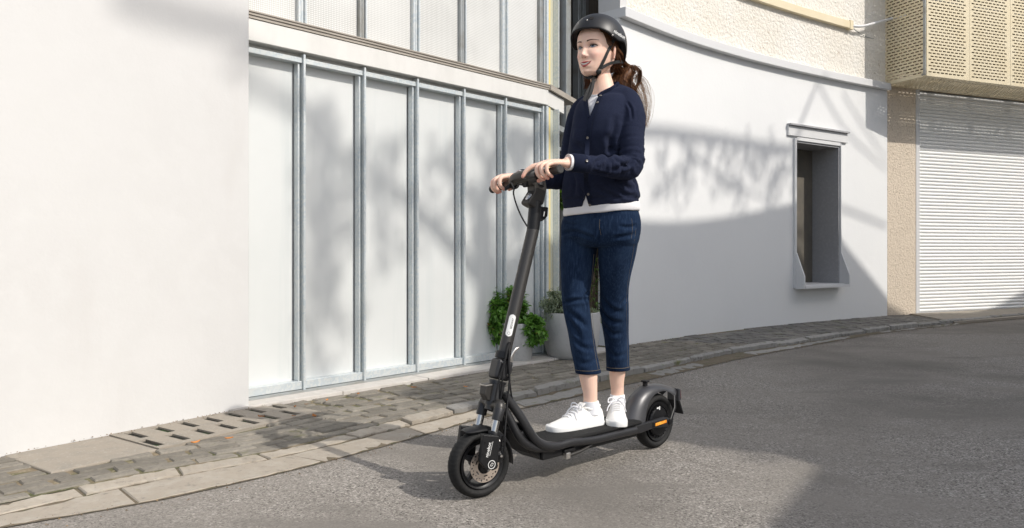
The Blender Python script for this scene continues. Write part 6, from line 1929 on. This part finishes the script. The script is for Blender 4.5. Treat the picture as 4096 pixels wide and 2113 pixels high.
# ------------------------------------------------------------------ shoes and socks
def shoe(heel, toe, zf, ankle, left):
    ax = (toe - heel); L = ax.length; ax = ax / L; sd = Vector((ax.y, -ax.x, 0))
    if not left: pass
    prof_ = [(0.00, .026, .074), (0.05, .033, .084), (.16, .0365, .084), (.28, .0375, .080), (.38, .0390, .088), (.48, .0415, .086), (.58, .0440, .072), (.70, .0455, .057), (.82, .0440, .046), (.91, .0370, .040), (.97, .0240, .034), (1.0, .010, .028)]
    dat = crom(prof_, 5); n = 28; m = MB(); vs_ = []
    for (t, w, hgt) in dat:
        c = heel + ax * (t * L)
        bend = 0.006 * math.sin(math.pi * t) * (1 if left else -1)
        for i in range(n):
            a = math.pi * i / (n - 1)
            x = math.cos(a); y = math.sin(a)
            xx = math.copysign(abs(x) ** 0.75, x); yy = abs(y) ** 0.9
            narrow = 1 - 0.36 * max(0, yy - .25)
            vs_.append(c + sd * (w * xx * narrow + bend) + UZ * (zf + .016 + (hgt - .016) * yy))
    fs = []
    k = len(dat)
    for i in range(k - 1):
        for j in range(n - 1):
            fs.append((i * n + j, i * n + j + 1, (i + 1) * n + j + 1, (i + 1) * n + j))
        fs.append((i * n + n - 1, i * n, (i + 1) * n, (i + 1) * n + n - 1))
    fs.append(tuple(range(n))); fs.append(tuple((k - 1) * n + j for j in range(n))[::-1])
    m.add(vs_, fs)
    up = m.build("shoe", CANVAS, person, smooth=60, fix=True)
    ubv = bvh_of(up.data)
    # sole
    ol = crom([(-.012, .018), (0.0, .029), (.06, .0365), (.2, .0390), (.4, .0410), (.55, .0455), (.70, .0480), (.82, .0465), (.92, .0390), (.98, .025), (1.012, .004)], 4)
    m = MB(); top = []
    bend = lambda t: 0.006 * math.sin(math.pi * min(max(t, 0), 1)) * (1 if left else -1)
    lay = [(0.0, .985), (.004, 1.0), (.020, 1.0), (.024, .985), (.026, .94)]
    ring = [(t, w) for t, w in ol] + [(t, -w) for t, w in reversed(ol)]
    N_ = len(ring)
    for zz_, sc_ in lay:
        for (t, w) in ring:
            tt_ = .5 + (t - .5) * (sc_ * .5 + .5)
            m.v.append(tuple(heel + ax * (tt_ * L) + sd * (w * sc_ + bend(t)) + UZ * (zf + zz_ + (0.006 * max(0, t - .8) / .2))))
    for i in range(len(lay) - 1):
        for j in range(N_):
            j2 = (j + 1) % N_
            m.f.append((i * N_ + j, i * N_ + j2, (i + 1) * N_ + j2, (i + 1) * N_ + j)); m.mi.append(0)
    m.f.append(tuple(range(N_))[::-1]); m.mi.append(0); m.f.append(tuple((len(lay) - 1) * N_ + j for j in range(N_))); m.mi.append(0)
    m.build("sole", SOLE, up, smooth=50, fix=True)
    m = MB()
    pc = [heel + ax * (t * L) + sd * (bend(t) + w * s_ * 1.004) + UZ * (zf + .028) for t, w, s_ in []]
    # collar, tongue, laces
    cl = []
    for kk in range(25):
        a = 2 * math.pi * kk / 24
        t = .20 - .165 * math.cos(a); wv = .0275 * math.sin(a)
        cl.append(heel + ax * (t * L) + sd * (wv + bend(t)) + UZ * (zf + .084 + .006 * math.cos(a) + (.008 if t > .3 else 0)))
    m.tube(cl, .0048, 10); m.build("collar", CANVAS, up, smooth=True)
    m = MB()
    loft(m, [(heel + ax * (.36 * L) + UZ * (zf + .108) + sd * bend(.4), sd, ax, .020, .004), (heel + ax * (.43 * L) + UZ * (zf + .094) + sd * bend(.4), sd, ax, .021, .005), (heel + ax * (.52 * L) + UZ * (zf + .076) + sd * bend(.5), sd, ax, .019, .005)], 20)
    m.build("tongue", CANVAS, up, smooth=True)
    def topz(t):
        p = heel + ax * (t * L) + sd * bend(t)
        h = ubv.ray_cast(p + UZ * .5, -UZ); return h[0].z if h[0] is not None else zf + .07
    for q in range(5):
        t = .46 + q * .052
        zt = topz(t)
        c = heel + ax * (t * L) + sd * bend(t)
        pts = [c + sd * -.022 + UZ * (zt - .010 - c.z), c + sd * -.012 + UZ * (zt + .0028 - c.z), c + sd * .012 + ax * .006 + UZ * (zt + .0028 - c.z), c + sd * .022 + ax * .008 + UZ * (zt - .010 - c.z)]
        m = MB(); m.tube(crom(pts, 4), [(.0034, .0016)] * 13, 8, up=ax); m.build("lace", SOCK, up, smooth=True)
    kz = topz(.43) + .004
    kc = heel + ax * (.435 * L) + sd * bend(.43); kc = Vector((kc.x, kc.y, kz))
    for s_ in (1, -1):
        pts = [kc, kc + sd * (.016 * s_) + UZ * .014 + ax * .006, kc + sd * (.034 * s_) + UZ * .012 + ax * .012, kc + sd * (.036 * s_) - UZ * .006 + ax * .014, kc + sd * (.016 * s_) + ax * .010 + UZ * .001, kc]
        m = MB(); m.tube(crom(pts, 6), [(.0030, .0014)] * 31, 8); m.build("lace_bow", SOCK, up, smooth=True)
        pts = [kc, kc + sd * (.014 * s_) + ax * .022 + UZ * .003, kc + sd * (.034 * s_) + ax * .034 - UZ * .018, kc + sd * (.042 * s_) + ax * .038 - UZ * .040]
        m = MB(); m.tube(crom(pts, 6), [(.0030, .0014)] * 19, 8); m.build("lace_end", SOCK, up, smooth=True)
    # eyelets and side seam
    for s_ in (1, -1):
        for q in range(4):
            t = .48 + q * .055
            h = ubv.ray_cast(heel + ax * (t * L) + sd * (s_ * .2) + UZ * (zf + topz(t) - zf - .014 - 0.0), sd * -s_) if False else None
    # sock
    m = MB(); sk = ankle
    m.lathe(Vector((sk.x, sk.y, zf + .055)), (sk + UZ * .03 - Vector((sk.x, sk.y, zf + .055))), [(0, .001), (0, .036), (.03, .0345), (.052, .0335), (.056, .0325), (.056, .001)], 28)
    m.build("sock", SOCK, person, smooth=True)
    return up
ZD = 0.160
shoe(Vector((.388, 3.404, 0)), Vector((.150, 3.247, 0)), ZD, ANR + Vector((0.004, -.002, 0)), False)
shoe(Vector((.492, 3.578, 0)), Vector((.452, 3.330, 0)), ZD, ANL + Vector((0.0, -.002, 0)), True)

# ------------------------------------------------------------------ helmet
helmet = empty("helmet", H(0, 0, .1), "matte black bike helmet on the woman's head with hanging chin strap", "helmet")
def hrim(th):
    a = abs(((math.degrees(th) + 180) % 360) - 180)
    return float(np.interp(a, [0, 35, 55, 70, 82, 94, 106, 118, 130, 150, 180], [.070, .066, .050, .032, .022, .026, .024, .004, -.036, -.052, -.054]))
def hpt(th, v, grow=0.0):
    """th: 0 front, +90 rider's left; v: 0 rim, 1 top"""
    zc = .026; zr = hrim(th)
    fr, bk, sd_, tp = .128 + grow, .134 + grow, .1070 + grow, .1285 + grow
    ph_r = math.asin(max(-1, min(1, (zr - zc) / tp)))
    ph = ph_r + (math.pi / 2 - ph_r) * v
    c, s = math.cos(th), math.sin(th)
    rad = 1 / math.sqrt((c / (fr if c > 0 else bk)) ** 2 + (s / sd_) ** 2)
    k = math.cos(ph) ** 0.86 if ph > 0 else math.cos(ph) ** 0.5
    return H(math.sin(th) * rad * k, -.010 + math.cos(th) * rad * k, zc + tp * math.sin(ph))
m = MB(); nt_, nv_ = 96, 22
for j in range(nv_ + 1):
    for i in range(nt_):
        m.v.append(tuple(hpt(2 * math.pi * i / nt_, j / nv_ * 0.999)))
for j in range(nv_):
    for i in range(nt_):
        i2 = (i + 1) % nt_
        m.f.append((j * nt_ + i, j * nt_ + i2, (j + 1) * nt_ + i2, (j + 1) * nt_ + i)); m.mi.append(0)
m.f.append(tuple(nv_ * nt_ + i for i in range(nt_))); m.mi.append(0)
shell = m.build("shell", HELM, helmet, smooth=True, fix=True)
sm = shell.modifiers.new("t", 'SOLIDIFY'); sm.thickness = .006; sm.offset = -1
HBV = bvh_of(shell.data)
# liner
m = MB()
for j, (v, g) in enumerate([(0.02, -.0065), (0.03, -.022), (.35, -.026), (.8, -.022)]):
    for i in range(nt_): m.v.append(tuple(hpt(2 * math.pi * i / nt_, v, g)))
for j in range(3):
    for i in range(nt_):
        i2 = (i + 1) % nt_; m.f.append((j * nt_ + i, j * nt_ + i2, (j + 1) * nt_ + i2, (j + 1) * nt_ + i)); m.mi.append(0)
m.build("foam_liner", FOAM, helmet, smooth=True)
m = MB(); m.tube([hpt(2 * math.pi * i / 72, 0.01, -.002) for i in range(73)], .0036, 8); m.build("edge_trim", BLK_M, helmet, smooth=True)
for (x, y, r) in ((1488, 46, .0105),):
    p = shoot(HBV, x, y, .0005); nn = HBV.find_nearest(p)[1]
    if nn.dot(p - H(0, 0, .03)) < 0: nn = -nn
    m = MB(); m.lathe(p, nn, [(0.0006, .001), (0.0006, r), (-.002, r + .001)], 20); vt = m.build("vent", FOAM, helmet, smooth=True)
    p = shoot(HBV, 1477, 51, .0008); nn = HBV.find_nearest(p)[1]
    m = MB(); m.ball(p, .0035, 10, 8); m.build("rivet", SILV, helmet, smooth=True)
for (x, y) in ((1541, 89), (1575, 143)):
    p = shoot(HBV, x, y, .0003); m = MB(); m.ball(p, .0038, 12, 8); m.build("rivet", SILV, helmet, smooth=True)
# lettering wrapped on the shell
me = text_mesh("ninebot", 0.021, 0.0002)
cpx = (1558.5, 86.8); ang = R(33)
for v in me.vertices:
    x, y = v.co.x, v.co.y
    dx = x / 3.3 * FPX / DS * 0.86; dy = y / 3.3 * FPX / DS * 0.95
    v.co = shoot(HBV, cpx[0] + dx * math.cos(ang) + dy * 0.30, cpx[1] + dx * math.sin(ang) - dy * 0.98, .0012)
me.materials.clear(); link("lettering", me, PRINT, helmet)
# straps
strap = [shoot(BV, x, y, .004, 3.24) for x, y in [(1538, 112), (1529, 130), (1520, 150), (1512, 166), (1506, 176)]]
def band(name, pts, w, th=.0022, k=6, m_=WEB, par=helmet):
    c_ = crom(pts, k); mb = MB(); n = len(c_)
    for i in range(n):
        p = Vector(c_[i]); t = Vector(c_[min(i + 1, n - 1)]) - Vector(c_[max(i - 1, 0)]); v = (EYE - p).normalized() + HL * 0.6
        s_ = t.cross(v).normalized(); nn = s_.cross(t).normalized()
        for a, b in ((-1, 0), (-1, 1), (1, 1), (1, 0)): mb.v.append(tuple(p + s_ * (w / 2 * a) + nn * (th * b)))
    for i in range(n - 1):
        for q in range(4):
            r_2 = (q + 1) % 4; mb.f.append((4 * i + q, 4 * i + r_2, 4 * i + 4 + r_2, 4 * i + 4 + q)); mb.mi.append(0)
    mb.f += [(0, 1, 2, 3), tuple(4 * n - 4 + q for q in (3, 2, 1, 0))]; mb.mi += [0, 0]
    return mb.build(name, m_, par, smooth=50, fix=True)
band("strap", [H(.088, .012, .030)] + strap, .0125)
band("strap", [hpt(R(140), 0.0, -.006), shoot(BV, 1553, 156, .012, 3.27), shoot(BV, 1532, 161, .006, 3.25), shoot(BV, 1512, 172, .005, 3.24)], .0125)
bk = shoot(BV, 1506, 180, .006, 3.23)
band("strap", [bk, shoot(BV, 1497, 192, .006, 3.22), H(.012, .052, -.132), H(-.012, .050, -.131), H(-.05, .03, -.10)], .014)
m = MB(); m.lathe(bk - UZ * .002, (EYE - bk).normalized() + HL * .5, [(-.004, .001), (-.004, .011), (.004, .0115), (.006, .008), (.006, .001)], 20); m.build("buckle", BLK, helmet, smooth=True)
b2 = shoot(BV, 1498, 195, .012, 3.215)
m = MB(); m.tube([shoot(BV, 1505, 184, .008, 3.22), b2, P(1492, 204, 3.20)], [(.011, .006)] * 3, 12); m.build("buckle_clip", BLK, helmet, smooth=True)
band("strap_end", [P(1494, 202, 3.20), P(1486, 218, 3.19), P(1477, 234, 3.175), P(1469, 254, 3.165)], .015)
band("strap_end", [P(1493, 205, 3.195), P(1490, 220, 3.185), P(1485, 236, 3.175), P(1476, 250, 3.17)], .013)

# ------------------------------------------------------------------ hair
hr = MB()
# hair at the temples and nape, hugging the skull
for j, z in enumerate(np.linspace(.075, -.085, 22)):
    w = np.interp(z, hz_, hw_); yb = np.interp(z, hz_, hb_); yc = -.01
    if z < -.03: yb = min(yb, -.085 + (-.03 - z) * -.1); w = max(w, .058)
    for i in range(41):
        a = R(90 + 14) if False else 0
        lo = np.interp(z, [-.085, -.04, -.015, .02, .075], [128, 122, 84, 62, 45])
        t = R(lo + (360 - 2 * lo) * i / 40)
        edge = min(1, min(i, 40 - i) / 4)
        gr = .002 + .006 * edge
        hr.v.append(tuple(H((w + gr) * math.sin(t), yc + ((yc - yb) + gr) * math.cos(t) if math.cos(t) < 0 else yc + (.086 - yc + gr) * math.cos(t), z)))
for j in range(21):
    for i in range(40):
        hr.f.append((j * 41 + i, j * 41 + i + 1, (j + 1) * 41 + i + 1, (j + 1) * 41 + i)); hr.mi.append(0)
hr_o = hr.build("hair", HAIR, person, smooth=True)
rh = random.Random(4)
def strands(name, guide, n, spread, r0, m_, end=0.4, par=None):
    mb = MB()
    for _ in range(n):
        ox = rh.gauss(0, 1); oy = rh.gauss(0, 1); pts = []
        kk = len(guide)
        for i, (p, s_) in enumerate(guide):
            j = Vector((rh.gauss(0, 1), rh.gauss(0, 1), rh.gauss(0, 1))) * s_ * 0.22
            pts.append(p + HL * (ox * s_ * 0.5) + Vector((0.6, 0, 0.4)) * (oy * s_ * 0.5) + j)
        c_ = crom(pts, 5); k = len(c_)
        mb.tube(c_, [r0 * (1 - (1 - end) * i / (k - 1)) * rh.uniform(.9, 1.1) for i in range(k)], 5)
    return mb.build(name, m_, par or hr_o, smooth=True)
tie = P(1580, 168, 3.36)
# swept hair from the temple over the ear to the tie
strands("hair_lock", [(H(.066, .030, .028), .006), (H(.074, -.012, .010), .006), (H(.078, -.050, -.020), .010), (H(.060, -.090, -.040), .012), (tie, .012)], 120, 0, .0013, HAIR, .8)
strands("hair_lock", [(H(.070, -.030, -.010), .008), (H(.072, -.045, -.045), .010), (H(.055, -.070, -.070), .014), (P(1566, 190, 3.36), .02)], 110, 0, .0013, HAIR, .8)
# main mass falling behind the neck to the shoulder
hcore = MB(); limb(hcore, [tie, P(1580, 182, 3.365), P(1566, 204, 3.365), P(1570, 228, 3.37), P(1582, 246, 3.39)], [.010, .022, .030, .029, .02], 20); hcore.build("ponytail_core", HAIR, hr_o, smooth=True)
strands("ponytail", [(tie, .010), (P(1583, 180, 3.37), .026), (P(1570, 205, 3.37), .036), (P(1572, 228, 3.37), .034), (P(1586, 250, 3.39), .026)], 340, 0, .0014, HAIR, .5)
strands("ponytail", [(tie, .008), (P(1560, 182, 3.36), .024), (P(1548, 205, 3.35), .024), (P(1560, 230, 3.36), .03), (P(1580, 255, 3.39), .02)], 240, 0, .0014, HAIR, .5)
strands("ponytail", [(tie, .006), (P(1597, 170, 3.38), .007), (P(1609, 182, 3.39), .008), (P(1607, 206, 3.40), .008), (P(1598, 224, 3.40), .010), (P(1590, 240, 3.40), .012)], 110, 0, .0012, HAIR, .5)
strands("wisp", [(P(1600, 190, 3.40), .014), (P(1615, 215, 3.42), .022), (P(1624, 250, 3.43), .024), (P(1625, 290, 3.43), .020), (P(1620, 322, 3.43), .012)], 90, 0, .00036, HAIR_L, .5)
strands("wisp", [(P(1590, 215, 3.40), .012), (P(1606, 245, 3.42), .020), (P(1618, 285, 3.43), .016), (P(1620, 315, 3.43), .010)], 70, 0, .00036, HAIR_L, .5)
# far side hair glimpsed beside the throat
strands("hair_lock", [(H(-.055, -.03, -.06), .010), (H(-.052, -.02, -.10), .014), (P(1478, 205, 3.34), .012), (P(1477, 222, 3.34), .012)], 80, 0, .0012, HAIR, .6)
